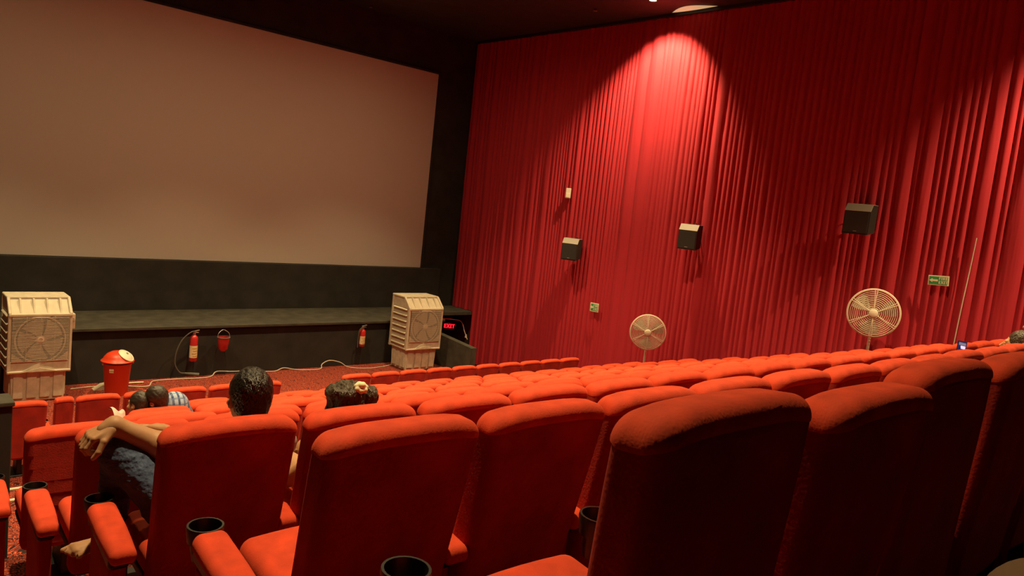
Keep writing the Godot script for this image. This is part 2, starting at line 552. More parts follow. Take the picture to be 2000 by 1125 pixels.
func curtains() -> void:
	var rng := RandomNumberGenerator.new()
	rng.seed = 77
	var f := FastNoiseLite.new()
	f.seed = 4; f.frequency = 0.35
	var zs := []
	var ph := []
	var z := -16.55
	var phase := 0.0
	var lam := 0.2
	var last := -1
	var lams := []
	while z < 1.2:
		zs.append(z); ph.append(phase)
		if int(phase / PI) != last:
			last = int(phase / PI)
			lam = rng.randf_range(0.085, 0.16) if rng.randf() < 0.8 else rng.randf_range(0.2, 0.34)
		lams.append(lam)
		phase += PI * 0.0125 / lam
		z += 0.0125
	var ends := [-12.32, -9.2, -5.05, -1.8, 1.3]
	var says := ["red pleated curtain panel nearest the screen", "red pleated curtain panel left of the middle speaker, brightly lit at its top", "red pleated curtain panel with the middle wall speaker, left of the larger white fan", "red pleated curtain panel behind the larger white fan and green arrow sign", "red pleated curtain panel at the right edge of the photo"]
	var i := 0
	for e in ends.size():
		var cols := []
		var start := i
		while i < zs.size() and (zs[i] < ends[e] or absf(sin(ph[i])) > 0.25): i += 1
		var stop := mini(i + 1, zs.size())
		var rows := 22
		var g := []
		for r in rows:
			var line := PackedVector3Array()
			var t := float(r) / (rows - 1)
			for c in range(start, stop):
				var zz: float = zs[c]
				var bottom := -2.99 if zz < -15.55 else floor_at(zz) + 0.03
				var y := lerpf(CEILING - 0.06, bottom, t)
				var n1 := f.get_noise_2d(zz * 2.0, y * 0.45)
				var n2 := f.get_noise_2d(zz * 9.0 + 40.0, y * 0.4)
				var amp := clampf(lams[c] * 0.5, 0.045, 0.085) * (0.95 + 0.3 * n2) * (0.7 + 0.3 * minf(t * 6.0, 1.0))
				var q := absf(sin(ph[c] + n1 * 0.9))
				line.append(Vector3(12.95 - amp * pow(q, 0.62) - 0.02 * n1, y, zz + 0.035 * n1 - 0.02 * (y - 1.0) * 0.35))
			g.append(line)
		var m := M.new()
		m.grid(g, Vector3.LEFT)
		tag(obj("curtain", m, mat.curtain), says[e], "curtain", "red wall curtains")

# ---------------------------------------------------------------- seats
func make_seat() -> Node3D:
	var t := Node3D.new()
	t.name = "cinema_chair"
	var piv := Vector3(0, 0.42, -0.18)
	var lean := func(p: Vector3) -> Vector3: return p
	var shape := func(p: Vector3) -> Vector3:
		var q := Vector3(p.x, p.y + 0.6, p.z - 0.06)
		q.z += 0.016 * cos(clampf(p.x / 0.27, -1, 1) * PI / 2) * (1.0 if p.z > 0 else -0.6) * smoothstep(0.0, 0.2, 0.99 - q.y)
		q.x *= 1.0 - 0.04 * smoothstep(0.95, 0.4, q.y)
		q.z -= (1.0 - q.y) * 0.2
		return q - piv
	var b := M.new()
	b.rbox(Vector3(0.508, 0.74, 0.122), 0.038, 3, Transform3D(), 8, shape)
	var back := obj("backrest", b, mat.seat_back_shaded, t)
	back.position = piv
	var roll := func(p: Vector3) -> Vector3:
		var q := Vector3(p.x, p.y + 0.931, p.z - 0.062)
		var tuck := smoothstep(0.957, 0.935, q.y)
		q.x *= 1.0 - 0.05 * tuck
		q.z = lerpf(q.z, -0.062, 0.3 * tuck)
		q.y -= 0.026 * pow(absf(p.x) / 0.26, 4.0)
		q.z -= (1.0 - q.y) * 0.2
		return q - piv
	b = M.new()
	b.rbox(Vector3(0.514, 0.14, 0.134), 0.046, 5, Transform3D(), 8, roll)
	obj("headrest", b, mat.seat, back)
	var dip := func(p: Vector3) -> Vector3:
		p.y += 0.012 * cos(p.x / 0.25 * PI / 2) * (1.0 if p.y > 0 else 0.0) + 0.012 * smoothstep(-0.05, -0.24, p.z)
		return p
	b = M.new()
	b.rbox(Vector3(0.45, 0.13, 0.45), 0.045, 4, Transform3D(Basis(), Vector3(0, 0.37, -0.43)), 5, dip)
	obj("seat_cushion", b, mat.seat, t)
	b = M.new()
	b.rbox(Vector3(0.44, 0.05, 0.42), 0.015, 1, Transform3D(Basis(), Vector3(0, 0.29, -0.42)))
	b.rbox(Vector3(0.06, 0.28, 0.3), 0.015, 1, Transform3D(Basis(), Vector3(0, 0.14, -0.36)))
	b.rbox(Vector3(0.3, 0.02, 0.36), 0.008, 1, Transform3D(Basis(), Vector3(0, 0.01, -0.36)))
	obj("seat_base", b, mat.dark_metal, t)
	add_arm(t, -0.28)
	return t

func add_arm(t: Node3D, x: float) -> void:
	var slope := func(p: Vector3) -> Vector3:
		p.y += -p.z * 0.1
		return p
	var b := M.new()
	b.rbox(Vector3(0.06, 0.5, 0.34), 0.02, 2, Transform3D(Basis(), Vector3(0, 0.25, -0.34)))
	var arm := obj("armrest", b, mat.seat_back_shaded, t)
	arm.position = Vector3(x, -0.034, 0)
	b = M.new()
	b.rbox(Vector3(0.075, 0.06, 0.36), 0.018, 2, Transform3D(Basis(), Vector3(0, 0.515, -0.34)), 1, slope)
	b.lathe([Vector2(0.0, 0.5), Vector2(0.034, 0.5), Vector2(0.05, 0.6)], 18, Transform3D(Basis(), Vector3(0, 0, -0.52)))
	obj("arm_shell", b, mat.plastic_black, arm)
	b = M.new()
	var pad := func(p: Vector3) -> Vector3:
		p.x *= 1.0 - 0.16 * smoothstep(0.0, 0.2, p.z)
		p.y += -p.z * 0.1 + 0.008 * cos(p.x / 0.05 * 1.2)
		return p
	b.rbox(Vector3(0.108, 0.06, 0.4), 0.028, 3, Transform3D(Basis(), Vector3(0, 0.555, -0.29)), 4, pad)
	obj("arm_pad", b, mat.seat, arm)
	b = M.new()
	b.lathe([Vector2(0.0, 0.53), Vector2(0.04, 0.53), Vector2(0.046, 0.6), Vector2(0.0475, 0.611), Vector2(0.0535, 0.611), Vector2(0.055, 0.604), Vector2(0.05, 0.56)], 24, Transform3D(Basis(), Vector3(0, 0, -0.52)))
	obj("cup_holder", b, mat.plastic_black, arm)

var seat0: Node3D
var seat_count := 0

func place_seat(x: float, y: float, z: float, label: String, group: String, recline := 0.0, end_arm := false) -> Node3D:
	var s: Node3D = seat0.duplicate()
	s.name = named("cinema_chair"); add_child(s, true)
	s.position = Vector3(x, y, z); s.rotation.y = -0.018
	s.get_node("backrest").rotation.x = recline
	if end_arm:
		var a: Node3D = s.get_node("armrest").duplicate()
		a.name = "armrest_001"; s.add_child(a, true); a.position.x = 0.28
	tag(s, label, "cinema chair", group)
	seat_count += 1
	return s

func seats() -> void:
	seat0 = make_seat()
	var rng := RandomNumberGenerator.new()
	rng.seed = 11
	var starts := [0.86, 0.90, 0.82, 0.77, 0.73, 1.48, 1.8, 2.1, 2.4]
	var stops := [4.8, 8.75, 11.78, 11.78, 11.78, 11.78, 11.78, 11.78, 11.6]
	for k in 9:
		var n := int((stops[k] - starts[k]) / PITCH + 0.05)
		for i in n:
			var x: float = starts[k] + PITCH * (i + 0.5)
			var turn: float = 0.028 if k <= 6 else 0.022
			var z: float = -((0.55 if k == 0 else 0.62) + k) + turn * (x - 1.0)
			var lean := rng.randf_range(-0.018, 0.018)
			if k == 0: lean = [-0.12, -0.06, -0.15, -0.1][mini(i, 3)]
			var row: String = "nearest row" if k == 0 else ORD[k] + " row from the camera"
			var label: String = "red plush chair at the aisle end of the " + row if i == 0 else "red plush chair, %s from the aisle in the %s" % [ORD[i], row]
			if k == 2 and i == 0: label = "red plush chair with the man in the white shirt sitting in it"
			elif k == 2 and i == 1: label = "red plush chair with the girl wearing the scrunchie sitting in it"
			elif k == 0 and i == 0: label = "very large red plush chair at the aisle end of the nearest row"
			var s := place_seat(x, tier(k), z, label, "red chairs of the " + row, lean, i == n - 1)
			s.rotation.y = -turn
			if k == 0 and i < 3: s.scale.x = [0.94, 0.93, 0.97][i]; s.position.x += [0.02, -0.015, -0.01][i]
			if k == 0 and i == 1: s.get_node("backrest").position.y -= 0.014
			if i == 0: s.get_node("armrest").position += Vector3([-0.05, -0.095, -0.065][mini(k, 2)], 0, 0)
			if k == 0: s.get_node("armrest").position += Vector3(-0.02, -0.024, -0.07)
	var g := "red chairs of the front row by the screen"
	for i in 6:
		var x := 1.92 + PITCH * (i + 0.5)
		if i == 0:
			var s := place_seat(2.09, FRONT_FLOOR, -10.36, "narrow red end chair beside the aisle gap in the front row", g)
			s.scale.x = 0.42
		else:
			place_seat(1.64 + PITCH * (i + 0.5), FRONT_FLOOR, -10.36 + 0.004 * i, "red front-row chair of the left block, %s right of the narrow end chair" % ORD[i - 1], g, rng.randf_range(-0.01, 0.01), i == 5)
	for i in 10:
		var x := 6.02 + PITCH * (i + 0.5)
		place_seat(x, FRONT_FLOOR, -10.36 + 0.018 * (x - 5.0), "red chair in the front row's right block, %s from the open carpet gap" % ORD[i], g, rng.randf_range(-0.01, 0.01), i == 9)
	place_seat(1.64, FRONT_FLOOR, -10.3, "red chair in the front row at the far left, just right of the black partition", g, 0.0, true)
	place_seat(1.0, FRONT_FLOOR, -10.3, "red chair in the front row mostly hidden behind the black partition", g)
	seat0.free()

func ladder(pts: Array) -> Array:
	# a smooth path through points
	var c := Curve3D.new()
	for k in pts.size():
		var a: Vector3 = pts[maxi(k - 1, 0)]
		var b: Vector3 = pts[mini(k + 1, pts.size() - 1)]
		var h := (b - a) / 6.0
		c.add_point(pts[k], -h, h)
	c.bake_interval = maxf(c.get_baked_length() / (pts.size() * 6.0), 0.004)
	var o := []
	for p in c.get_baked_points(): o.append(p)
	return o

# ---------------------------------------------------------------- things by the screen
func cooler(at: Vector3, turn: float, label: String) -> Node3D:
	var t := thing("air_cooler", label, "air cooler", at, turn, "cream air coolers on the front carpet")
	var turnx := Transform3D(Basis(Vector3(0, 0, -1), Vector3(0, 1, 0), Vector3(1, 0, 0)), Vector3.ZERO)
	# base, drawn in, with raised panels
	var m := M.new()
	m.rbox(Vector3(0.84, 0.52, 0.64), 0.02, 2, Transform3D(Basis(), Vector3(0, 0.27, 0)), 1, func(p: Vector3) -> Vector3: return p * Vector3(0.95 + 0.1 * (p.y + 0.26), 1, 0.95 + 0.1 * (p.y + 0.26)))
	var base := obj("base", m, mat.cream, t)
	for i in 4:
		m = M.new(); m.rbox(Vector3(0.15, 0.44, 0.03), 0.01, 1, Transform3D(Basis(), Vector3(-0.3 + 0.2 * i, 0.29, 0.318)))
		obj("base_rib", m, mat.cream, base)
	for s in [-1, 1]:
		for i in 3:
			m = M.new(); m.rbox(Vector3(0.03, 0.44, 0.13), 0.01, 1, Transform3D(Basis(), Vector3(s * 0.413, 0.29, -0.19 + 0.19 * i)))
			obj("base_rib", m, mat.cream, base)
	# body with the sloping hood; the prism runs along x
	m = M.new()
	m.prism([Vector2(0.36, 0.5), Vector2(0.36, 1.46), Vector2(0.12, 1.69), Vector2(-0.36, 1.69), Vector2(-0.36, 0.5)], -0.46, 0.46, Transform3D(Basis(Vector3(0, 0, 1), Vector3(0, 1, 0), Vector3(1, 0, 0)), Vector3.ZERO))
	var body := obj("body", m, mat.cream, t)
	m = M.new()
	m.rbox(Vector3(0.96, 0.05, 0.52), 0.018, 2, Transform3D(Basis(), Vector3(0, 1.695, -0.12)))
	obj("top_rim", m, mat.cream, body)
	m = M.new()
	for s in [-1, 1]:
		m.rbox(Vector3(0.05, 0.98, 0.05), 0.015, 2, Transform3D(Basis(), Vector3(s * 0.455, 0.98, 0.355)))
		m.rbox(Vector3(0.05, 1.18, 0.06), 0.015, 2, Transform3D(Basis(), Vector3(s * 0.455, 1.08, -0.34)))
		m.rbox(Vector3(0.05, 0.06, 0.34), 0.015, 2, Transform3D(Basis(Vector3.RIGHT, 0.765), Vector3(s * 0.455, 1.575, 0.245)))
	m.rbox(Vector3(0.95, 0.05, 0.06), 0.015, 2, Transform3D(Basis(), Vector3(0, 1.45, 0.36)))
	m.rbox(Vector3(0.95, 0.04, 0.78), 0.015, 2, Transform3D(Basis(), Vector3(0, 0.52, 0)))
	obj("edge_trim", m, mat.cream, body)
	# triangular fins on the slope
	for i in 4:
		m = M.new()
		m.prism([Vector2(0, -0.06), Vector2(0.0, 0.195), Vector2(0.05, 0.195), Vector2(0.21, -0.035), Vector2(0.21, -0.06)], -0.006, 0.022, Transform3D(Basis(Vector3(0, 0, 1), Vector3(0, 1, 0), Vector3(1, 0, 0)), Vector3(-0.3 + 0.2 * i, 1.5, 0.145)))
		obj("hood_fin", m, mat.cream, body)
	# front: shroud, fan, grille
	m = M.new()
	m.rbox(Vector3(0.85, 0.74, 0.01), 0.003, 1, Transform3D(Basis(), Vector3(0, 1.06, 0.362)))
	obj("fan_recess_shade", m, mat.recess_shade, t)  # flat dark sheet on the solid front, painting the shade of a recess
	var out := Transform3D(Basis(Vector3.RIGHT, PI / 2), Vector3(0, 1.05, 0.372))
	m = M.new()
	m.lathe([Vector2(0.365, -0.004), Vector2(0.365, 0.014), Vector2(0.385, 0.014), Vector2(0.39, -0.004)], 40, out)
	obj("fan_shroud", m, mat.cream, t)
	m = M.new()
	m.lathe([Vector2(0.0, 0.025), Vector2(0.05, 0.024), Vector2(0.062, 0.012), Vector2(0.07, 0.0)], 24, out)
	m.lathe([Vector2(0.028, 0.03), Vector2(0.042, 0.03), Vector2(0.044, 0.022)], 20, out)
	obj("hub", m, mat.cream, t)
	for k in 5:
		m = M.new()
		var rows := []
		for r in 5:
			var rad := 0.06 + 0.07 * r
			var line := PackedVector3Array()
			for a in 4:
				var ang := TAU / 5.0 * k + 0.36 * a + r * 0.06
				line.append(Vector3(cos(ang) * rad, 1.05 + sin(ang) * rad, 0.369 + 0.006 * (a / 3.0)))
			rows.append(line)
		m.grid(rows, Vector3.BACK)
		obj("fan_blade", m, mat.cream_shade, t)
	m = M.new()
	for i in 33:
		m.rbox(Vector3(0.85, 0.0075, 0.014), 0.002, 1, Transform3D(Basis(), Vector3(0, 0.7 + 0.0222 * i, 0.392)))
	for i in 3:
		m.rbox(Vector3(0.007, 0.74, 0.01), 0.002, 1, Transform3D(Basis(), Vector3(-0.21 + 0.21 * i, 1.06, 0.387)))
	obj("grille", m, mat.cream, t).set_meta("kind", "stuff")
	for s in [-1, 1]:
		m = M.new()
		m.prism([Vector2(0.42 * s, 0.69), Vector2(0.23 * s, 0.69), Vector2(0.42 * s, 0.84)], 0.364, 0.378)
		obj("corner_gusset", m, mat.cream, t)
	m = M.new()
	m.rbox(Vector3(0.9, 0.19, 0.03), 0.01, 1, Transform3D(Basis(), Vector3(0, 0.6, 0.36)))
	var low := obj("front_panel", m, mat.cream, t)
	m = M.new()
	m.prism([Vector2(-0.26, 0.525), Vector2(0.26, 0.525), Vector2(0, 0.59)], 0.374, 0.41)
	m.prism([Vector2(-0.26, 0.53), Vector2(0, 0.6), Vector2(0, 0.675)], 0.374, 0.393)
	m.prism([Vector2(0.26, 0.53), Vector2(0, 0.6), Vector2(0, 0.675)], 0.374, 0.382)
	obj("chevron", m, mat.cream, low)
	# louvred sides
	for s in [-1, 1]:
		m = M.new(); m.rbox(Vector3(0.01, 0.92, 0.56), 0.003, 1, Transform3D(Basis(), Vector3(s * 0.462, 1.02, 0)))
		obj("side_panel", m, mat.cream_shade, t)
		for i in 7:
			m = M.new()
			m.rbox(Vector3(0.05, 0.022, 0.56), 0.008, 1, Transform3D(Basis(Vector3.BACK, -0.5 * s), Vector3(s * 0.475, 0.62 + 0.135 * i, 0)))
			obj("louver", m, mat.cream, t)
	for sx in [-1, 1]:
		for sz in [-1, 1]:
			m = M.new(); m.lathe([Vector2(0.0, 0.0), Vector2(0.03, 0.0), Vector2(0.03, 0.03), Vector2(0.0, 0.03)], 10, Transform3D(Basis(), Vector3(sx * 0.36, 0, sz * 0.26)))
			obj("castor", m, mat.plastic_black, t)
	return t

func front_things() -> void:
	var c := cooler(Vector3(2.37, FRONT_FLOOR, -14.05), 0.0, "cream air cooler at the far left, beside the red bin")
	c.scale = Vector3(0.93, 1, 0.97)
	var m := M.new()
	m.rbox(Vector3(0.09, 0.26, 0.16), 0.012, 1, Transform3D(Basis(), Vector3(0.52, 1.3, 0.1)))
	var cb := obj("control_box", m, mat.cream, c)
	m = M.new(); m.lathe([Vector2(0.0, 0.02), Vector2(0.03, 0.02), Vector2(0.034, 0.0)], 14, Transform3D(Basis(Vector3.RIGHT, PI / 2), Vector3(0.52, 1.34, 0.18)))
	obj("dial", m, mat.cream_shade, cb)
	cooler(Vector3(9.98, FRONT_FLOOR, -14.05), 0.0, "cream air cooler at the right end of the stage, beside the lit exit sign")
	# red swing-top bin
	var t := thing("waste_bin", "red swing-top bin with a cream flap, right of the left air cooler", "bin", Vector3(3.56, FRONT_FLOOR, -13.82))
	m = M.new()
	m.lathe([Vector2(0, 0), Vector2(0.2, 0.0), Vector2(0.205, 0.02), Vector2(0.255, 0.62), Vector2(0.265, 0.63), Vector2(0.265, 0.65), Vector2(0.24, 0.65)], 32)
	obj("bin_body", m, mat.bin_red, t)
	m = M.new()
	m.lathe([Vector2(0.262, 0.645), Vector2(0.268, 0.655), Vector2(0.268, 0.675), Vector2(0.25, 0.68)], 32)
	obj("collar", m, mat.plastic_black, t)
	m = M.new()
	m.lathe([Vector2(0.265, 0.675), Vector2(0.3, 0.68), Vector2(0.305, 0.695), Vector2(0.29, 0.712), Vector2(0.27, 0.72), Vector2(0.25, 0.77), Vector2(0.2, 0.83), Vector2(0.12, 0.875), Vector2(0.0, 0.89)], 36)
	var lid := obj("lid", m, mat.bin_red, t)
	m = M.new()
	var rows := []
	var ax := Vector3(0.55, 0.66, 0.45).normalized()
	var t1 := ax.cross(Vector3.UP).normalized()
	var t2 := t1.cross(ax)
	var dome := func(d: Vector3, over: float) -> Vector3:
		var e := d.normalized()
		return Vector3(0, 0.68, 0) + e * (over / sqrt((e.x * e.x + e.z * e.z) / (0.272 * 0.272) + e.y * e.y / (0.212 * 0.212)))
	for i in 9:
		var line := PackedVector3Array()
		for j in 11:
			var u := (i - 4) / 4.0
			var w := (j - 5) / 5.0
			line.append(dome.call(ax + t1 * (u * sqrt(1 - w * w * 0.5) * 0.8) + t2 * (w * sqrt(1 - u * u * 0.5) * 0.74), 1.05))
		rows.append(line)
	m.grid(rows, ax)
	var rim := []
	for p in rows[0]: rim.append(p)
	for r in range(1, 9): rim.append(rows[r][10])
	for j in range(9, -1, -1): rim.append(rows[8][j])
	for r in range(7, -1, -1): rim.append(rows[r][0])
	m.tube(rim, 0.012, 6)
	var flap := obj("lid_flap", m, mat.bin_flap, lid)
	m = M.new(); m.lathe([Vector2(0.012, 0.0), Vector2(0.012, 0.004), Vector2(0.024, 0.004), Vector2(0.024, 0.0)], 18, Transform3D(Basis(t1, ax, t1.cross(ax)), dome.call(ax, 1.05)))
	obj("flap_mark", m, mat.hose, flap)
	m = M.new(); m.rbox(Vector3(0.085, 0.045, 0.004), 0.001, 1, Transform3D(Basis(Vector3.UP, -0.65), Vector3(-0.155, 0.545, 0.205)))
	m.rbox(Vector3(0.085, 0.014, 0.004), 0.001, 1, Transform3D(Basis(Vector3.UP, -0.65), Vector3(-0.153, 0.5, 0.202)))
	obj("sticker", m, mat.label_cream, t)
	for s in [-1, 1]:
		m = M.new(); m.rbox(Vector3(0.03, 0.05, 0.05), 0.008, 1, Transform3D(Basis(), Vector3(s * 0.275, 0.645, 0.03)))
		obj("latch", m, mat.steel, t)
	t.scale = Vector3.ONE * 0.87
	# extinguishers
	extinguisher(Vector3(5.08, -3.68, -14.51), 0.52, 0.072, "red fire extinguisher with a long hanging hose, left of the red bucket",
		[Vector3(0, 0.6, 0.03), Vector3(-0.1, 0.57, 0.04), Vector3(-0.24, 0.42, 0.03), Vector3(-0.33, 0.18, 0.03), Vector3(-0.335, -0.05, 0.03), Vector3(-0.25, -0.2, 0.04), Vector3(-0.16, -0.225, 0.05)], true)
	extinguisher(Vector3(8.84, -3.56, -14.51), 0.4, 0.068, "red fire extinguisher with a short hose, left of the right-hand air cooler",
		[Vector3(0, 0.45, 0.03), Vector3(-0.06, 0.44, 0.05), Vector3(-0.115, 0.36, 0.04), Vector3(-0.125, 0.15, 0.03), Vector3(-0.12, -0.02, 0.03)], false)
	# fire bucket
	t = thing("fire_bucket", "small red fire bucket hanging by its wire handle on the stage front", "bucket", Vector3(5.63, -3.5, -14.44))
	m = M.new()
	m.lathe([Vector2(0, 0.0), Vector2(0.04, 0.005), Vector2(0.085, 0.05), Vector2(0.105, 0.2), Vector2(0.112, 0.285), Vector2(0.1, 0.285), Vector2(0.09, 0.2), Vector2(0.0, 0.06)], 26)
	obj("bucket_body", m, mat.fire_red, t)
	m = M.new(); m.lathe([Vector2(0.108, 0.275), Vector2(0.124, 0.28), Vector2(0.124, 0.295), Vector2(0.108, 0.295)], 26)
	obj("rim", m, mat.steel, t)
	m = M.new()
	m.tube(ladder([Vector3(-0.12, 0.285, 0), Vector3(-0.1, 0.37, -0.01), Vector3(0, 0.43, -0.04), Vector3(0.1, 0.37, -0.01), Vector3(0.12, 0.285, 0)]), 0.006, 6)
	obj("handle", m, mat.steel, t)
	m = M.new(); m.tube([Vector3(0, 0.4, -0.1), Vector3(0, 0.41, -0.03), Vector3(0, 0.44, -0.02)], 0.008, 6)
	obj("hook", m, mat.dark_metal, t)
	# cable along the carpet
	m = M.new()
	var fl := FRONT_FLOOR + 0.012
	m.tube(ladder([Vector3(2.95, fl, -14.3), Vector3(3.35, fl, -14.35), Vector3(3.75, fl, -14.25), Vector3(4.15, fl, -14.1), Vector3(4.35, fl, -14.42), Vector3(4.75, fl, -14.45), Vector3(5.2, fl, -14.4), Vector3(5.45, fl, -14.48), Vector3(5.58, fl + 0.07, -14.55), Vector3(5.9, fl + 0.05, -14.54), Vector3(6.3, fl + 0.04, -14.53), Vector3(6.75, fl, -14.5), Vector3(7.0, fl + 0.05, -14.54), Vector3(7.3, fl, -14.5), Vector3(7.78, fl, -14.42), Vector3(7.86, fl + 0.09, -14.48), Vector3(8.05, fl + 0.16, -14.5), Vector3(8.3, fl + 0.11, -14.46), Vector3(8.5, fl, -14.4), Vector3(8.9, fl, -14.2), Vector3(9.3, fl, -14.25), Vector3(9.6, fl, -14.35)]), 0.011, 6)
	tag(obj("power_cable", m, mat.cable_white), "whitish power cable wandering along the carpet below the stage front", "cable")
	# beige wedge and white stick by the bin
	m = M.new(); m.prism([Vector2(-0.12, 0), Vector2(0.1, 0), Vector2(0.08, 0.1), Vector2(0.0, 0.08)], -0.08, 0.08)
	var wg := obj("door_wedge", m, mat.cream_shade); wg.position = Vector3(3.4, FRONT_FLOOR, -14.2)
	tag(wg, "small beige wedge lying on the carpet left of the red bin", "wedge")
	m = M.new(); m.tube([Vector3(-0.14, 0.02, 0), Vector3(0.0, 0.022, 0.0), Vector3(0.14, 0.02, 0.01)], 0.014, 8)
	var ws := obj("white_stick", m, mat.bin_flap); ws.position = Vector3(4.02, FRONT_FLOOR, -14.38)
	tag(ws, "short white stick on the carpet just right of the red bin", "stick")
	# lit exit sign
	t = thing("exit_sign", "small glowing red EXIT sign in the dark niche right of the air cooler", "sign", Vector3(12.56, -3.5, -16.1), -0.5)
	m = M.new(); m.rbox(Vector3(0.34, 0.2, 0.05), 0.01, 1)
	obj("sign_box", m, mat.plastic_black, t)
	lettering("EXIT", 0.11, 0.01, mat.exit_glow, t, Vector3(0, 0, 0.028))
	var l := OmniLight3D.new()
	l.name = "sign_light"; l.light_color = Color(1, 0.12, 0.16); l.light_energy = 0.03; l.omni_range = 20.0; l.omni_attenuation = 2.0; l.light_size = 0.1; l.shadow_enabled = true
	l.position = Vector3(0, 0, 0.12)
	t.add_child(l)
	m = M.new()
	m.tube(ladder([Vector3(-0.2, 0.2, 0.0), Vector3(0.1, 0.2, 0.03), Vector3(0.32, 0.16, 0.1), Vector3(0.42, -0.1, 0.2), Vector3(0.5, -0.3, 0.3)]), 0.012, 6)
	m.lathe([Vector2(0, 0.0), Vector2(0.035, 0.0), Vector2(0.02, 0.09), Vector2(0, 0.09)], 12, Transform3D(Basis(), Vector3(0.46, -0.25, 0.25)))
	obj("sign_cable", m, mat.cable_white, t)

func lettering(s: String, height: float, depth: float, material: Material, parent: Node, at: Vector3) -> void:
	var f := SystemFont.new()
	f.font_names = PackedStringArray(["Droid Sans"]); f.font_weight = 700
	var tm := TextMesh.new()
	tm.text = s; tm.font = f; tm.font_size = 48; tm.pixel_size = height / 36.0; tm.depth = depth
	var o := obj("lettering", tm, material, parent)
	o.position = at

func extinguisher(at: Vector3, h: float, r: float, label: String, hose: Array, horn: bool) -> void:
	var t := thing("fire_extinguisher", label, "fire extinguisher", at)
	var m := M.new()
	m.lathe([Vector2(0, 0), Vector2(r * 0.9, 0.0), Vector2(r, 0.012), Vector2(r, h - r), Vector2(r * 0.85, h - r * 0.45), Vector2(r * 0.45, h - r * 0.08), Vector2(0.025, h), Vector2(0.025, h + 0.02)], 24)
	var cyl := obj("cylinder", m, mat.fire_red, t)
	m = M.new()
	var x := Transform3D(Basis(Vector3.UP, 0.0), Vector3.ZERO)
	m.lathe([Vector2(r + 0.0005, h * 0.14), Vector2(r + 0.002, h * 0.14), Vector2(r + 0.002, h * 0.6), Vector2(r + 0.0005, h * 0.6)], 20, x, PI)
	var lab := obj("label", m, mat.label_cream, cyl)
	m = M.new()
	for i in 4:
		m.lathe([Vector2(r + 0.002, h * (0.18 + 0.1 * i)), Vector2(r + 0.0032, h * (0.18 + 0.1 * i)), Vector2(r + 0.0032, h * (0.22 + 0.1 * i)), Vector2(r + 0.002, h * (0.22 + 0.1 * i))], 10, Transform3D(Basis(Vector3.UP, -0.7 - 0.25 * (i % 2)), Vector3.ZERO), 1.3)
	obj("label_print", m, mat.label_mark, lab)
	m = M.new()
	m.lathe([Vector2(0, h + 0.015), Vector2(0.028, h + 0.015), Vector2(0.028, h + 0.06), Vector2(0, h + 0.06)], 12)
	m.rbox(Vector3(0.13, 0.016, 0.03), 0.005, 1, Transform3D(Basis(Vector3.BACK, 0.2), Vector3(0.03, h + 0.08, 0)))
	m.rbox(Vector3(0.1, 0.014, 0.026), 0.005, 1, Transform3D(Basis(Vector3.BACK, -0.1), Vector3(0.03, h + 0.05, 0)))
	obj("valve", m, mat.steel, t)
	m = M.new()
	m.tube(ladder(hose), 0.012, 8)
	var ho := obj("hose", m, mat.hose, t)
	if horn:
		var e: Vector3 = hose[-1]
		m = M.new(); m.tube([e, e + Vector3(0.12, -0.02, 0.01), e + Vector3(0.26, -0.045, 0.03)], [0.016, 0.03, 0.042], 12)
		obj("horn", m, mat.hose, ho)
	m = M.new()
	m.rbox(Vector3(0.05, 0.1, 0.02), 0.004, 1, Transform3D(Basis(), Vector3(0, h * 0.8, -0.08)))
	obj("bracket", m, mat.dark_metal, t)

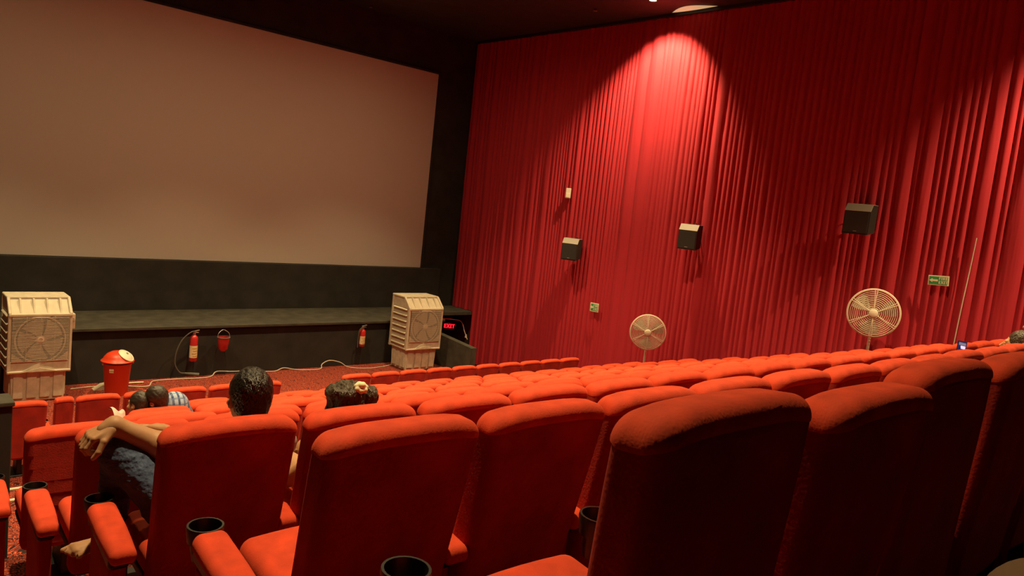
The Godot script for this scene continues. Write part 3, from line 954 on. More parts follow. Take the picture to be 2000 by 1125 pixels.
# ---------------------------------------------------------------- things along the curtain wall
func pedestal_fan(at: Vector3, high: float, rad: float, label: String, roll: float) -> void:
	var t := thing("pedestal_fan", label, "fan", at, 0.0, "white pedestal fans by the curtain")
	var m := M.new()
	m.lathe([Vector2(0, 0.05), Vector2(0.05, 0.05), Vector2(0.22, 0.02), Vector2(0.24, 0.0), Vector2(0.0, 0.0)], 28)
	obj("base", m, mat.fan_cream, t)
	m = M.new()
	m.lathe([Vector2(0.024, 0.04), Vector2(0.022, high - 0.12), Vector2(0.0, high - 0.12)], 14)
	m.lathe([Vector2(0.0, 0.62), Vector2(0.036, 0.62), Vector2(0.036, 0.7), Vector2(0.0, 0.7)], 14)
	obj("pole", m, mat.fan_cream, t)
	# the head faces the back rows
	var fwd := Vector3(-at.x, 0.0, -at.z).normalized()
	var head := Node3D.new()
	var bas := Basis(Vector3.UP.cross(fwd), Vector3.UP, fwd) * Basis(Vector3.RIGHT, 0.0)
	var hx := Transform3D(bas, Vector3(0, high, 0)) * Transform3D(Basis(Vector3.BACK, roll), Vector3(0, 0, 0.14))
	var axis := hx * Transform3D(Basis(Vector3.RIGHT, PI / 2), Vector3.ZERO)
	head.free()
	m = M.new()
	m.lathe([Vector2(0, -0.18), Vector2(0.07, -0.17), Vector2(0.09, -0.1), Vector2(0.085, -0.02), Vector2(0.0, -0.02)], 20, axis)
	m.tube([Vector3(0, high - 0.16, 0), Vector3(0, high - 0.04, 0), hx * Vector3(0, 0, -0.12)], 0.03, 10)
	obj("motor", m, mat.fan_cream, t)
	var front := M.new()
	var rear := M.new()
	var n := 11
	for i in n:
		var f := float(i) / (n - 1)
		var r := lerpf(0.085, rad - 0.012, f)
		for s in [0, 1]:
			var path := []
			for a in 49:
				var th := TAU * a / 48
				path.append(hx * Vector3(cos(th) * r, sin(th) * r, (0.06 if s == 0 else -0.07) * cos(f * 1.2)))
			(front if s == 0 else rear).tube(path, 0.0042, 5, false)
	obj("front_guard", front, mat.fan_cream, t)
	obj("rear_guard", rear, mat.fan_cream, t)
	for k in 6:
		var th := PI / 6 + TAU * k / 6
		m = M.new()
		for e in [-0.05, 0.05]:
			var path := []
			for q in 5:
				var f := q / 4.0
				var r := lerpf(0.07, rad - 0.006, f)
				path.append(hx * Vector3(cos(th + e * (0.5 + 0.5 * f)) * r, sin(th + e * (0.5 + 0.5 * f)) * r, 0.066 * cos(f * 1.2)))
			m.tube(path, 0.0055, 6)
		obj("guard_spoke", m, mat.fan_cream, t)
	m = M.new()
	var ring := []
	for a in 57:
		var th := TAU * a / 56
		ring.append(hx * Vector3(cos(th) * rad, sin(th) * rad, 0.0))
	m.tube(ring, 0.015, 8, false)
	obj("guard_rim", m, mat.fan_cream, t)
	m = M.new()
	m.lathe([Vector2(0, 0.085), Vector2(0.055, 0.083), Vector2(0.068, 0.074), Vector2(0.07, 0.055), Vector2(0.0, 0.055)], 24, axis)
	obj("hub_cap", m, mat.fan_cream, t)
	for k in 3:
		m = M.new()
		var rows := []
		for r in 7:
			var rr := lerpf(0.05, rad - 0.05, r / 6.0)
			var line := PackedVector3Array()
			for a in 6:
				var f := a / 5.0 - 0.5
				var wide := lerpf(0.5, 0.95, sin(r / 6.0 * PI * 0.75))
				var th := TAU * k / 3 + f * wide + 0.4
				line.append(hx * Vector3(cos(th) * rr, sin(th) * rr, 0.0 + f * 0.06))
			rows.append(line)
		m.grid(rows, fwd)
		obj("blade", m, mat.cream_shade, t)

func wall_speaker(at: Vector3, label: String, wide: float) -> void:
	var aim := atan2(-at.x, -at.z)
	var t := thing("wall_speaker", label, "speaker", at, aim - 0.36, "black speakers on the curtain wall")
	var m := M.new()
	# side outline in (z, y): sloped top at the front, drawn in towards the back
	m.prism([Vector2(0.17, -0.25), Vector2(0.17, 0.13), Vector2(0.09, 0.25), Vector2(-0.12, 0.25), Vector2(-0.12, -0.2)], -wide / 2, wide / 2, Transform3D(Basis(Vector3(0, 0, 1), Vector3(0, 1, 0), Vector3(1, 0, 0)), Vector3.ZERO))
	var b := obj("cabinet", m, mat.speaker, t)
	m = M.new()
	m.rbox(Vector3(wide + 0.005, 0.012, 0.15), 0.004, 1, Transform3D(Basis(Vector3.RIGHT, 0.983), Vector3(0, 0.193, 0.134)))
	m.rbox(Vector3(wide + 0.005, 0.012, 0.2), 0.004, 1, Transform3D(Basis(), Vector3(0, 0.252, -0.01)))
	obj("painted_lit_top", m, mat.speaker_top_lit, b)  # thin paler skin that paints light onto the top of the cabinet
	m = M.new(); m.rbox(Vector3(wide - 0.03, 0.35, 0.014), 0.005, 1, Transform3D(Basis(), Vector3(0, -0.055, 0.172)))
	var g := obj("grille", m, mat.speaker, t)
	m = M.new(); m.rbox(Vector3(0.06, 0.012, 0.004), 0.001, 1, Transform3D(Basis(), Vector3(0, -0.2, 0.181)))
	obj("badge", m, mat.steel, g)
	m = M.new()
	var back := Vector3(0.42, 0, 0).rotated(Vector3.UP, -(aim - 0.36))
	m.tube([Vector3(0, 0.05, -0.1), Vector3(0, 0.05, -0.1) + back * 0.75], 0.025, 8)
	m.tube([Vector3(0.05, 0.255, -0.05), Vector3(0.03, 0.29, -0.09), Vector3(0, 0.2, -0.1) + back * 0.7], 0.008, 6)
	obj("bracket", m, mat.dark_metal, t)

func arrow_sign(at: Vector3, w: float, h: float, label: String, tilt: float) -> void:
	var t := thing("arrow_sign", label, "sign", at, -PI / 2, "green fire exit arrow signs")
	t.rotation.z = tilt
	var m := M.new(); m.rbox(Vector3(w, h, 0.012), 0.003, 1)
	obj("sign_plate", m, mat.sign_white, t)
	m = M.new(); m.rbox(Vector3(w - h * 0.2, h * 0.8, 0.012), 0.003, 1, Transform3D(Basis(), Vector3(0, 0, 0.003)))
	obj("sign_field", m, mat.sign_green, t)
	m = M.new()
	var a := h * 0.5
	m.prism([Vector2(-w * 0.44, 0), Vector2(-w * 0.28, a * 0.42), Vector2(-w * 0.28, a * 0.2), Vector2(-w * 0.02, a * 0.2), Vector2(-w * 0.02, -a * 0.2), Vector2(-w * 0.28, -a * 0.2), Vector2(-w * 0.28, -a * 0.42)], 0.008, 0.012)
	obj("arrow", m, mat.sign_white, t)
	for k in 2:
		lettering(["FIRE", "EXIT"][k], h * 0.3, 0.003, mat.sign_white, t, Vector3(w * 0.23, h * (0.19 - 0.38 * k), 0.0105))

func wall_things() -> void:
	pedestal_fan(Vector3(12.4, floor_at(-9.2), -9.2), -2.26 - floor_at(-9.2), 0.36, "smaller-looking white pedestal fan standing nearer the screen, by the curtain", 0.08)
	pedestal_fan(Vector3(12.4, floor_at(-4.8), -4.8), -1.06 - floor_at(-4.8), 0.385, "larger-looking white pedestal fan below the right-hand speaker, by the curtain", 0.02)
	wall_speaker(Vector3(12.62, -0.84, -11.83), "black wall speaker nearest the screen, below the small white box", 0.38)
	wall_speaker(Vector3(12.62, -0.22, -8.63), "middle black wall speaker of the three on the curtain", 0.38)
	wall_speaker(Vector3(12.62, 0.42, -5.34), "black wall speaker furthest right, above the larger white fan", 0.42)
	arrow_sign(Vector3(12.8, -2.09, -11.08), 0.25, 0.2, "small green arrow sign on the curtain, left of the smaller fan", 0.03)
	arrow_sign(Vector3(12.8, -0.42, -4.06), 0.3, 0.155, "green fire exit arrow sign on the curtain, right of the larger fan", 0.06)
	var t := thing("sensor_box", "small upright white box on the curtain above the left speaker", "sensor", Vector3(12.82, 0.46, -12.35), -PI / 2 + 0.6)
	var m := M.new(); m.rbox(Vector3(0.12, 0.24, 0.07), 0.012, 2)
	obj("housing", m, mat.shirt_white, t)
	m = M.new(); m.rbox(Vector3(0.09, 0.1, 0.01), 0.004, 1, Transform3D(Basis(), Vector3(0, -0.05, 0.036)))
	obj("lens_cover", m, mat.bin_flap, t)
	m = M.new()
	m.tube(ladder([Vector3(12.8, 0.3, -3.64), Vector3(12.82, -0.2, -3.66), Vector3(12.81, -0.8, -3.68), Vector3(12.82, -1.5, -3.7), Vector3(12.82, -2.1, -3.7)]), 0.009, 6)
	tag(obj("hanging_cable", m, mat.cable_white), "thin pale cable hanging down the curtain right of the green sign", "cable")
	m = M.new()
	m.lathe([Vector2(0.0, 0.0), Vector2(0.03, -0.01), Vector2(0.045, -0.04), Vector2(0.0, -0.05)], 14)
	for p in [[Vector3(9.3, CEILING, -16.2), "small pale sprinkler head on the black ceiling above the screen"], [Vector3(11.9, CEILING, -11.3), "small pale sprinkler head on the black ceiling left of the lit lamp"]]:
		var o := obj("sprinkler", m, mat.steel); o.position = p[0]
		tag(o, p[1], "sprinkler", "ceiling sprinklers")
	# curved cream trough by the lamp; its glow stands in for lamplight on it
	m = M.new()
	var rows := []
	for i in 9:
		var line := PackedVector3Array()
		var f := i / 8.0
		for j in 13:
			var u := j / 12.0
			var bow := sin(u * PI)
			line.append(Vector3(12.82 - 0.26 * f * bow - 0.02, CEILING - 0.004 - 0.05 * sin(f * PI) * bow, -9.95 + 1.1 * u))
		rows.append(line)
	m.grid(rows, Vector3.DOWN)
	tag(obj("glowing_trough", m, mat.trough_glow), "cream trough on the ceiling edge beside the bright lamp, lit by an added glow", "ceiling trough")

# ---------------------------------------------------------------- people
func merged(into: M, from: M, x: Transform3D) -> void:
	var base := into.v.size()
	var b := x.basis.orthonormalized()
	for i in from.v.size(): into.vert(x * from.v[i], b * from.n[i])
	for k in from.ix: into.ix.append(base + k)

func head_into(m: M, x: Transform3D, cell := 0.005) -> void:
	# local frame: face towards -z, centre of the skull at the origin; x may scale for a child
	var s := Sdf.new(Vector3(-0.11, -0.19, -0.14), Vector3(0.11, 0.14, 0.14), cell)
	s.ell(Vector3(0, 0.02, 0.012), Vector3(0.075, 0.097, 0.094), 0.01)
	s.ell(Vector3(0, -0.045, -0.03), Vector3(0.06, 0.075, 0.062), 0.03)
	s.ell(Vector3(0, -0.098, -0.062), Vector3(0.028, 0.02, 0.022), 0.02)
	s.cap(Vector3(0, -0.06, 0.03), Vector3(0, -0.19, 0.04), 0.054, 0.057, 0.02)
	s.cap(Vector3(-0.035, 0.012, -0.078), Vector3(0.035, 0.012, -0.078), 0.012, 0.012, 0.015)
	for e in [-1, 1]:
		s.ell(Vector3(e * 0.032, -0.006, -0.09), Vector3(0.017, 0.011, 0.012), 0.008, Basis(), true)
		s.ell(Vector3(e * 0.032, -0.006, -0.082), Vector3(0.013, 0.009, 0.012), 0.003)
		s.ell(Vector3(e * 0.046, -0.04, -0.068), Vector3(0.02, 0.018, 0.015), 0.02)
		s.ell(Vector3(e * 0.079, -0.012, 0.018), Vector3(0.011, 0.032, 0.019), 0.006, Basis(Vector3.UP, -0.4 * e))
		s.ell(Vector3(e * 0.087, -0.008, 0.014), Vector3(0.006, 0.018, 0.01), 0.004, Basis(), true)
	s.cap(Vector3(0, 0.0, -0.09), Vector3(0, -0.036, -0.112), 0.009, 0.013, 0.01)
	s.ell(Vector3(0, -0.066, -0.09), Vector3(0.024, 0.008, 0.01), 0.008)
	s.ell(Vector3(0, -0.066, -0.102), Vector3(0.022, 0.0025, 0.008), 0.003, Basis(), true)
	var t := M.new()
	s.put(t)
	merged(m, t, x)

func short_hair(x: Transform3D, cell := 0.005, seed_ := 1) -> M:
	var s := Sdf.new(Vector3(-0.12, -0.16, -0.14), Vector3(0.12, 0.16, 0.15), cell)
	s.ell(Vector3(0, 0.03, 0.02), Vector3(0.087, 0.103, 0.1), 0.01)
	s.ell(Vector3(0, -0.03, 0.05), Vector3(0.07, 0.08, 0.06), 0.02)
	s.cut(Vector3(0, 0.05, -0.075), Vector3(0, -0.5, -0.85), 0.015)
	s.cut(Vector3(0, -0.06, 0.03), Vector3(0, -1, -0.35), 0.015)
	for e in [-1, 1]: s.ell(Vector3(e * 0.095, -0.03, 0.0), Vector3(0.03, 0.04, 0.034), 0.012, Basis(), true)
	var f := FastNoiseLite.new()
	f.seed = seed_; f.frequency = 45.0; f.fractal_octaves = 2
	s.rough(f, 0.004, Vector3(1, 0.5, 0.4))
	var t := M.new()
	s.put(t)
	var o := M.new()
	merged(o, t, x)
	return o

func hand_into(m: M, wrist: Vector3, along: Vector3, palm: Vector3, thumb_side: float, curl: float, size := 1.0) -> void:
	var y := along.normalized()
	var z := -(palm - y * palm.dot(y)).normalized()      # fingers curl towards -z
	var x := y.cross(z)
	var s := Sdf.new(Vector3(-0.085, -0.03, -0.11), Vector3(0.085, 0.2, 0.05), 0.004)
	s.cap(Vector3(0, -0.02, 0), Vector3(0, 0.02, 0), 0.026, 0.026, 0.01)
	for k in 4:
		var fx := -0.031 + 0.0205 * k
		var kn := Vector3(fx * thumb_side, 0.088 - absf(k - 1.6) * 0.005, 0.0)
		s.cap(Vector3(fx * 0.6 * thumb_side, 0.012, 0), kn, 0.017, 0.012, 0.012)
		var lens: Array = [[0.033, 0.02, 0.017], [0.04, 0.025, 0.02], [0.044, 0.027, 0.021], [0.039, 0.025, 0.02]][k]
		var ang := curl * 0.5
		var p := kn
		for j in 3:
			var q: Vector3 = p + Vector3(fx * 0.12 * thumb_side, cos(ang), -sin(ang)) * lens[j]
			s.cap(p, q, 0.0098 - 0.0009 * j, 0.0092 - 0.001 * j, 0.004)
			p = q; ang += curl
	var a := Vector3(0.024 * thumb_side, 0.02, -0.004)
	var b := Vector3(0.048 * thumb_side, 0.058, -0.016)
	s.cap(a, b, 0.017, 0.012, 0.012)
	var c := b + Vector3(0.012 * thumb_side, 0.03, -0.012 - 0.01 * curl)
	s.cap(b, c, 0.012, 0.0105, 0.004)
	s.cap(c, c + Vector3(-0.004 * thumb_side, 0.022, -0.012 * curl), 0.0105, 0.0085, 0.004)
	var t := M.new()
	s.put(t)
	merged(m, t, Transform3D(Basis(x, y, z) * size, wrist))

func tubes(pairs: Array, lo: Vector3, hi: Vector3, cell: float, k := 0.03) -> Sdf:
	var s := Sdf.new(lo, hi, cell)
	for p in pairs: s.cap(p[0], p[1], p[2], p[3], k)
	return s

func worn(called: String, s: Sdf, material: Material, t: Node3D) -> MeshInstance3D:
	var m := M.new()
	s.put(m)
	var o := obj(called, m, material, t)
	o.position = -t.position
	return o

func man() -> void:
	var t := thing("person", "black-haired man in a white shirt, arm stretched left over his raised knee", "person", Vector3(1.12, tier(2), -2.95))
	var hd := Transform3D(Basis(Vector3.UP, -0.05) * Basis(Vector3.BACK, -0.04), Vector3(1.265, -0.912, -2.93)).scaled_local(Vector3.ONE * 1.0)
	var neck := Vector3(1.26, -1.03, -2.9)
	var chest := Vector3(1.25, -1.22, -2.97)
	var pelvis := Vector3(1.14, -1.33, -3.0)
	var ls := Vector3(1.1, -1.12, -2.98)
	var rs := Vector3(1.43, -1.14, -2.95)
	var le := Vector3(1.0, -1.165, -3.16)
	var lw := Vector3(0.825, -1.065, -3.2)
	var re := Vector3(1.33, -1.32, -3.18)
	var rw := Vector3(1.03, -1.13, -3.27)
	var hip := Vector3(1.02, -1.39, -3.05)
	var knee := Vector3(0.855, -1.19, -3.21)
	var ankle := Vector3(0.855, -1.545, -3.27)
	var rhip := Vector3(1.2, -1.38, -3.05)
	var rknee := Vector3(1.22, -1.36, -3.45)
	var rankle := Vector3(1.22, -1.78, -3.5)
	var b := tubes([[neck + Vector3(0, 0.03, 0), chest, 0.055, 0.09], [chest, pelvis, 0.1, 0.1], [neck - Vector3(0, 0.05, 0), ls, 0.05, 0.05], [neck - Vector3(0, 0.05, 0), rs, 0.05, 0.05], [ls, le, 0.058, 0.056], [le, lw, 0.056, 0.036], [lw, lw + Vector3(-0.036, -0.014, 0.002), 0.036, 0.032], [rs, re, 0.05, 0.042], [re, rw, 0.042, 0.029], [hip, knee, 0.06, 0.05], [knee, ankle, 0.05, 0.034], [rhip, rknee, 0.06, 0.05], [rknee, rankle, 0.05, 0.035], [ankle, ankle + Vector3(-0.02, -0.05, -0.02), 0.034, 0.034], [ankle + Vector3(0.0, -0.05, 0.0), ankle + Vector3(-0.13, -0.065, -0.03), 0.03, 0.022], [ankle + Vector3(0.0, -0.05, 0.02), ankle + Vector3(-0.13, -0.065, 0.01), 0.03, 0.02]], Vector3(0.6, -1.86, -3.62), Vector3(1.6, -0.96, -2.78), 0.013, 0.025)
	for k in 5:
		var q := ankle + Vector3(-0.135 + 0.006 * k, -0.066, -0.05 + 0.022 * k)
		b.cap(q, q + Vector3(-0.04 + 0.005 * k, -0.012, 0.0), 0.0125 if k > 0 else 0.016, 0.011, 0.004)
	var m := M.new()
	b.put(m)
	head_into(m, hd)
	hand_into(m, lw, Vector3(-0.9, -0.35, 0.05), Vector3(0.3, -0.9, -0.1), -1.0, 1.2, 1.12)
	hand_into(m, rw, Vector3(-1, 0.32, 0.1), Vector3(-0.2, -0.9, 0.3), 1.0, 0.5)
	var body := obj("body", m, mat.skin, t)
	body.position = -t.position
	var h := obj("hair", short_hair(hd, 0.0045, 3), mat.hair_black, t)
	h.position = -t.position
	var sh := tubes([[neck - Vector3(0, 0.06, -0.01), chest, 0.075, 0.125], [chest, pelvis, 0.125, 0.14], [chest + Vector3(-0.06, 0.02, 0), pelvis + Vector3(-0.04, 0, 0), 0.1, 0.11], [chest + Vector3(0.07, 0.02, 0), pelvis + Vector3(0.06, 0, 0), 0.1, 0.11], [neck - Vector3(0, 0.06, 0), rs, 0.06, 0.065], [neck - Vector3(0, 0.06, 0), ls, 0.06, 0.062], [rs, rs.lerp(re, 0.55), 0.065, 0.06], [ls, ls.lerp(le, 0.4), 0.062, 0.058]], Vector3(0.86, -1.58, -3.3), Vector3(1.62, -0.98, -2.72), 0.013, 0.03)
	worn("white_shirt", sh, mat.shirt_white, t)
	var f := FastNoiseLite.new()
	f.seed = 8; f.frequency = 7.0
	var tr := tubes([[pelvis, hip, 0.13, 0.1], [hip, knee, 0.1, 0.074], [knee, ankle + Vector3(0, 0.06, 0), 0.074, 0.055], [pelvis, rhip, 0.13, 0.1], [rhip, rknee, 0.1, 0.075], [rknee, rankle, 0.075, 0.055]], Vector3(0.62, -1.86, -3.62), Vector3(1.42, -1.05, -2.8), 0.012, 0.03)
	tr.rough(f, 0.011, Vector3(1, 2.2, 1))
	worn("trousers", tr, mat.denim, t)

func girl() -> void:
	var t := thing("person", "girl with brown hair tied up by a cream scrunchie, seen from behind", "person", Vector3(1.68, tier(2), -2.95))
	var o := Vector3(1.735, -1.012, -2.93)
	var hd := Transform3D(Basis(Vector3.UP, -0.15), o).scaled_local(Vector3.ONE * 1.0)
	var b := tubes([[o + Vector3(0, -0.13, 0.03), o + Vector3(0, -0.28, 0.02), 0.05, 0.1], [o + Vector3(0, -0.28, 0.02), Vector3(1.68, -1.36, -3.0), 0.1, 0.11], [o + Vector3(0, -0.22, 0.02), o + Vector3(-0.15, -0.24, 0.0), 0.045, 0.045], [o + Vector3(0, -0.22, 0.02), o + Vector3(0.15, -0.24, 0.0), 0.045, 0.045], [o + Vector3(-0.15, -0.24, 0), Vector3(1.52, -1.38, -3.08), 0.04, 0.034], [o + Vector3(0.15, -0.24, 0), Vector3(1.86, -1.38, -3.08), 0.04, 0.034], [Vector3(1.52, -1.38, -3.08), Vector3(1.6, -1.33, -3.25), 0.034, 0.026], [Vector3(1.86, -1.38, -3.08), Vector3(1.78, -1.33, -3.25), 0.034, 0.026], [Vector3(1.62, -1.36, -3.0), Vector3(1.6, -1.35, -3.35), 0.07, 0.05], [Vector3(1.75, -1.36, -3.0), Vector3(1.77, -1.35, -3.35), 0.07, 0.05], [Vector3(1.6, -1.35, -3.35), Vector3(1.6, -1.72, -3.4), 0.05, 0.035], [Vector3(1.77, -1.35, -3.35), Vector3(1.77, -1.72, -3.4), 0.05, 0.035]], Vector3(1.42, -1.8, -3.5), Vector3(1.98, -1.08, -2.82), 0.014)
	var m := M.new()
	b.put(m)
	head_into(m, hd, 0.006)
	hand_into(m, Vector3(1.6, -1.33, -3.25), Vector3(0.3, -0.1, -1), Vector3(0, -1, 0), -1.0, 0.4)
	hand_into(m, Vector3(1.78, -1.33, -3.25), Vector3(-0.3, -0.1, -1), Vector3(0, -1, 0), 1.0, 0.4)
	obj("body", m, mat.skin, t).position = -t.position
	var sh := tubes([[o + Vector3(0, -0.21, 0.02), o + Vector3(0, -0.28, 0.02), 0.08, 0.125], [o + Vector3(0, -0.28, 0.02), Vector3(1.68, -1.34, -3.0), 0.125, 0.13], [o + Vector3(0, -0.22, 0.02), o + Vector3(-0.15, -0.25, 0.0), 0.055, 0.055], [o + Vector3(0, -0.22, 0.02), o + Vector3(0.15, -0.25, 0.0), 0.055, 0.055]], Vector3(1.42, -1.52, -3.2), Vector3(1.96, -1.1, -2.78), 0.015)
	worn("shirt", sh, mat.pink_cloth, t)
	var s := Sdf.new(Vector3(-0.17, -0.24, -0.15), Vector3(0.17, 0.18, 0.17), 0.006)
	s.ell(Vector3(0, 0.03, 0.02), Vector3(0.098, 0.106, 0.108), 0.01)
	s.cap(Vector3(-0.05, -0.02, 0.04), Vector3(-0.07, -0.19, 0.06), 0.055, 0.035, 0.03)
	s.cap(Vector3(0.05, -0.02, 0.04), Vector3(0.06, -0.19, 0.06), 0.058, 0.035, 0.03)
	s.ell(Vector3(0.07, 0.07, 0.06), Vector3(0.05, 0.055, 0.055), 0.01)
	s.ell(Vector3(-0.03, 0.09, 0.04), Vector3(0.09, 0.045, 0.08), 0.02)
	s.cut(Vector3(0, 0.04, -0.08), Vector3(0, -0.6, -0.8), 0.02)
	var f := FastNoiseLite.new()
	f.seed = 15; f.frequency = 30.0
	s.rough(f, 0.016, Vector3(1.1, 0.3, 0.5))
	var hm := M.new()
	var tmp := M.new()
	s.put(tmp); merged(hm, tmp, hd)
	var hair := obj("hair", hm, mat.hair_brown, t)
	hair.position = -t.position
	var sf := Sdf.new(Vector3(-0.06, 0.04, 0.02), Vector3(0.1, 0.19, 0.2), 0.004)
	var mid := Vector3(0.02, 0.126, 0.102)
	for i in 7:
		var a := TAU * i / 7
		sf.ell(mid + Vector3(cos(a) * 0.021, sin(a) * 0.013, -sin(a) * 0.016), Vector3(0.014, 0.013, 0.013), 0.005)
	sf.ell(mid + Vector3(0, 0.012, 0.004), Vector3(0.018, 0.014, 0.018), 0.006)
	var sc := M.new()
	var raw := M.new()
	sf.put(raw)
	merged(sc, raw, hd)
	obj("scrunchie", sc, mat.scrunchie, t).position = -t.position

func child(o: Vector3, turn: float, lean: float, seat_at: Vector3, label: String, shirt: Material, scale_: float, ch: float) -> void:
	var t := thing("person", label, "person", Vector3(seat_at.x, tier(6), seat_at.z))
	var hd := Transform3D(Basis(Vector3.UP, turn) * Basis(Vector3.BACK, lean), o).scaled_local(Vector3.ONE * scale_)
	var neck := hd * Vector3(0, -0.17, 0.04)
	var hip := seat_at + Vector3(0, 0.56, -0.4)
	var chest := neck.lerp(hip, 0.35) if lean < 0.2 else Vector3(2.25, -2.14, -6.83)
	var m := M.new()
	var pairs := [[neck, chest, 0.05, 0.09], [chest, hip, 0.09, 0.1]]
	var cloth := [[neck - Vector3(0, 0.04, 0), chest, 0.075, 0.12], [chest, hip, 0.12, 0.12]]
	for e in [-1, 1]:
		var sh: Vector3 = neck + Vector3(e * ch, -0.07, 0.0)
		var el: Vector3 = hip + Vector3(e * 0.2, 0.02, -0.1)
		pairs.append_array([[neck, sh, 0.045, 0.045], [sh, el, 0.042, 0.034], [el, el + Vector3(-e * 0.1, 0.04, -0.16), 0.034, 0.026], [hip + Vector3(e * 0.07, 0, 0), hip + Vector3(e * 0.09, 0.0, -0.34), 0.07, 0.05], [hip + Vector3(e * 0.09, 0.0, -0.34), hip + Vector3(e * 0.09, -0.38, -0.38), 0.05, 0.035]])
		cloth.append_array([[neck - Vector3(0, 0.05, 0), sh, 0.055, 0.06], [sh, sh.lerp(el, 0.5), 0.06, 0.055]])
	var lo := hip - Vector3(0.42, 0.5, 0.5)
	var hi := hip + Vector3(0.42, maxf(neck.y, chest.y + 0.12) - hip.y + 0.06, 0.5)
	tubes(pairs, lo, hi, 0.016).put(m)
	head_into(m, hd, 0.007)
	for e in [-1, 1]: hand_into(m, hip + Vector3(e * 0.1, 0.06, -0.26), Vector3(-e * 0.4, -0.1, -1), Vector3(0, -1, 0), -1.0 * e, 0.4)
	obj("body", m, mat.skin, t).position = -t.position
	obj("hair", short_hair(hd, 0.006, int(o.x * 40)), mat.hair_dark, t).position = -t.position
	worn("shirt", tubes(cloth, lo, hi + Vector3(0, 0.03, 0), 0.014), shirt, t)

func adult_right(o: Vector3, turn: float, nod: float, label: String, seat_y: float, bun: bool, hair_mat: Material) -> Node3D:
	var t := thing("person", label, "person", Vector3(o.x, seat_y, o.z))
	var hd := Transform3D(Basis(Vector3.UP, turn) * Basis(Vector3.RIGHT, nod), o).scaled_local(Vector3.ONE * 1.04)
	var neck := hd * Vector3(0, -0.17, 0.045)
	var hip := Vector3(o.x, seat_y + 0.6, o.z - 0.16)
	var chest := neck.lerp(hip, 0.4)
	var pairs := [[neck, chest, 0.055, 0.1], [chest, hip, 0.1, 0.12]]
	var cloth := [[neck - Vector3(0, 0.05, 0), chest, 0.08, 0.13], [chest, hip, 0.13, 0.14]]
	var hands := []
	for e in [-1, 1]:
		var sh: Vector3 = neck + Vector3(e * 0.17, -0.09, 0.0)
		var el: Vector3 = sh + Vector3(e * 0.03, -0.26, -0.12)
		var wr: Vector3 = Vector3(o.x - 0.03 + e * 0.05, el.y + 0.12, el.z - 0.2)
		hands.append(wr)
		pairs.append_array([[neck - Vector3(0, 0.05, 0), sh, 0.05, 0.05], [sh, el, 0.048, 0.04], [el, wr, 0.04, 0.028], [hip + Vector3(e * 0.09, 0, 0), hip + Vector3(e * 0.1, 0.0, -0.42), 0.08, 0.06], [hip + Vector3(e * 0.1, 0.0, -0.42), hip + Vector3(e * 0.1, -0.45, -0.46), 0.06, 0.04]])
		cloth.append_array([[neck - Vector3(0, 0.06, 0), sh, 0.06, 0.065], [sh, el, 0.064, 0.055]])
	var lo := hip - Vector3(0.4, 0.55, 0.6)
	var hi := hip + Vector3(0.4, neck.y - hip.y + 0.05, 0.3)
	var m := M.new()
	tubes(pairs, lo, hi, 0.017).put(m)
	head_into(m, hd, 0.005)
	for i in 2: hand_into(m, hands[i], Vector3(-0.2, 0.5, -1), Vector3(0, 0.9, 0.4), [-1.0, 1.0][i], 0.6)
	obj("body", m, mat.skin_fair, t).position = -t.position
	var hm := short_hair(hd, 0.0055, int(o.x * 10))
	if bun:
		var s := Sdf.new(Vector3(-0.1, -0.1, 0.0), Vector3(0.1, 0.14, 0.2), 0.006)
		s.ell(Vector3(0, 0.03, 0.08), Vector3(0.085, 0.085, 0.075), 0.02)
		s.ell(Vector3(0, -0.01, 0.12), Vector3(0.05, 0.06, 0.045), 0.02)
		var tmp := M.new()
		s.put(tmp); merged(hm, tmp, hd)
	obj("hair", hm, hair_mat, t).position = -t.position
	worn("shirt", tubes(cloth, lo, hi, 0.016), mat.grey_cloth, t)
	return t

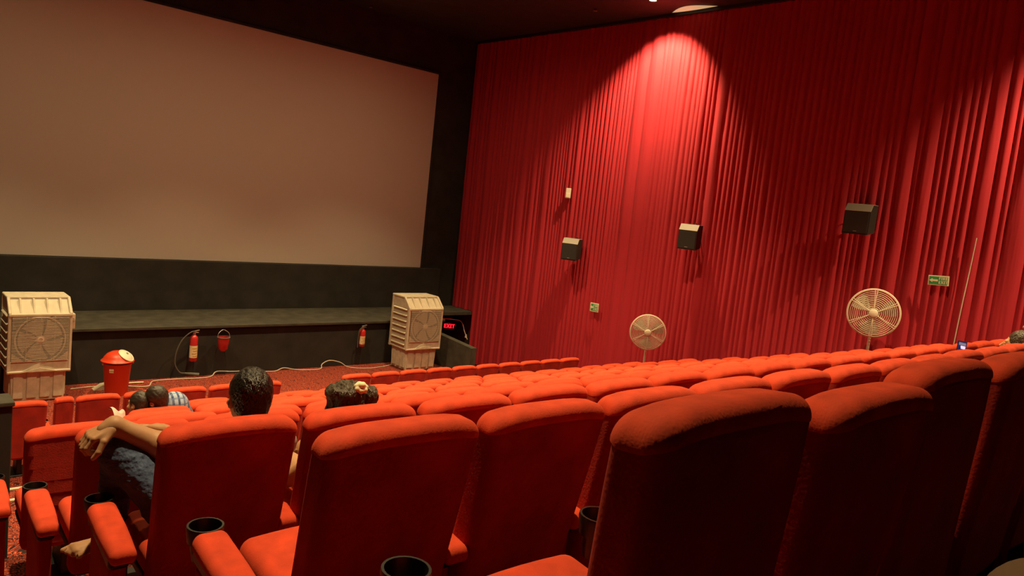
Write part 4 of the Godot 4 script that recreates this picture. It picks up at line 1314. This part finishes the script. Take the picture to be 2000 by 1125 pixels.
func people() -> void:
	man()
	girl()
	child(Vector3(1.955, -2.105, -6.86), 0.5, -0.1, Vector3(2.08, tier(6), -6.7), "smaller brown-haired child leaning against the child in the checked shirt", mat.pink_cloth, 0.93, 0.1)
	child(Vector3(2.075, -2.05, -6.8), 0.75, 0.3, Vector3(2.5, tier(6), -6.7), "brown-haired child in a blue and white checked shirt leaning to the left", mat.check, 1.0, 0.13)
	adult_right(Vector3(7.42, -0.7, -1.66), 0.1, 0.12, "person with brown hair slumped in a seat at the right edge, facing the phone", tier(1), true, mat.hair_brown)
	adult_right(Vector3(8.5, -0.58, -1.76), 0.0, 0.0, "person with black hair at the very right edge, just behind the one with the phone", tier(1), false, mat.hair_black)
	# phone
	var t := thing("phone", "small bright phone held up in front of the person at the right edge", "phone", Vector3(7.1, -0.795, -1.985))
	t.rotation = Vector3(-0.25, -0.05, 0.0)
	t.rotation_degrees = Vector3(-15, -50, -8)
	var m := M.new(); m.rbox(Vector3(0.075, 0.155, 0.009), 0.004, 2)
	obj("case", m, mat.plastic_black, t)
	var im := Image.create(24, 48, false, Image.FORMAT_RGB8)
	im.fill(Color(0.16, 0.15, 0.3))
	im.fill_rect(Rect2i(2, 3, 20, 8), Color(0.5, 0.45, 0.5))
	im.fill_rect(Rect2i(8, 12, 14, 9), Color(0.95, 0.85, 0.95))
	im.fill_rect(Rect2i(3, 17, 6, 7), Color(0.1, 0.1, 0.25))
	im.fill_rect(Rect2i(2, 28, 16, 16), Color(0.95, 0.78, 0.85))
	im.fill_rect(Rect2i(16, 33, 6, 4), Color(0.9, 0.2, 0.3))
	var pm := StandardMaterial3D.new()
	pm.albedo_color = Color.BLACK; pm.emission_enabled = true; pm.emission_texture = ImageTexture.create_from_image(im); pm.emission = Color.BLACK
	pm.emission_energy_multiplier = 1.0
	pm.roughness = 0.3
	var q := QuadMesh.new(); q.size = Vector2(0.068, 0.145)
	var sc := obj("screen", q, pm, t)
	sc.position.z = 0.0052
	# cloth over a seat
	m = M.new()
	var rows := []
	for i in 9:
		var line := PackedVector3Array()
		var a := i / 8.0
		for j in 7:
			var u := j / 6.0
			var y := -1.8 + 0.02 * sin(u * 5.0 + 1.0) - 0.1 * pow(absf(a - 0.35) * 1.6, 2.0) - (0.1 * u if a > 0.6 else 0.0)
			line.append(Vector3(1.46 + 0.085 * u, y, -5.86 + 0.26 * a))
		rows.append(line)
	m.grid(rows, Vector3.UP)
	var lower := []
	for r in rows:
		var line := PackedVector3Array()
		for p in r: line.append(p - Vector3(0, 0.008, 0))
		lower.append(line)
	m.grid(lower, Vector3.DOWN)
	tag(obj("cloth", m, mat.pink_cloth), "pale pink cloth draped over the top of the seat in front of the two children", "cloth")
	# bag in the lower right corner
	t = thing("bag", "dull brown bag at the bottom right corner, partly cut off by the frame", "bag", Vector3(1.22, -0.62, -0.16))
	m = M.new()
	m.rbox(Vector3(0.26, 0.2, 0.22), 0.09, 5, Transform3D(), 4, func(p: Vector3) -> Vector3: return p * (1.0 + 0.12 * sin(p.x * 14.0) * (1.0 if p.y > 0 else 0.4)) + Vector3(0, 0.1, 0))
	obj("bag_body", m, mat.bag, t)
	m = M.new(); m.tube(ladder([Vector3(-0.06, 0.2, 0), Vector3(-0.04, 0.26, 0.02), Vector3(0.04, 0.26, 0.02), Vector3(0.06, 0.2, 0)]), 0.01, 8)
	obj("strap", m, mat.bag, t)
	# the seat the bag lies on
	# steps of the aisle: pale nosings
	for k in [7, 8]:
		m = M.new(); m.rbox(Vector3(1.0, 0.02, 0.05), 0.005, 1)
		var o := obj("step_nosing", m, mat.nosing); o.position = Vector3(1.35, tier(k) + 0.008, -(k + 1.2))
		tag(o, "pale strip on the edge of the %s carpeted aisle step" % ["upper", "middle", "lowest"][k - 6], "step edge", "aisle step edges")
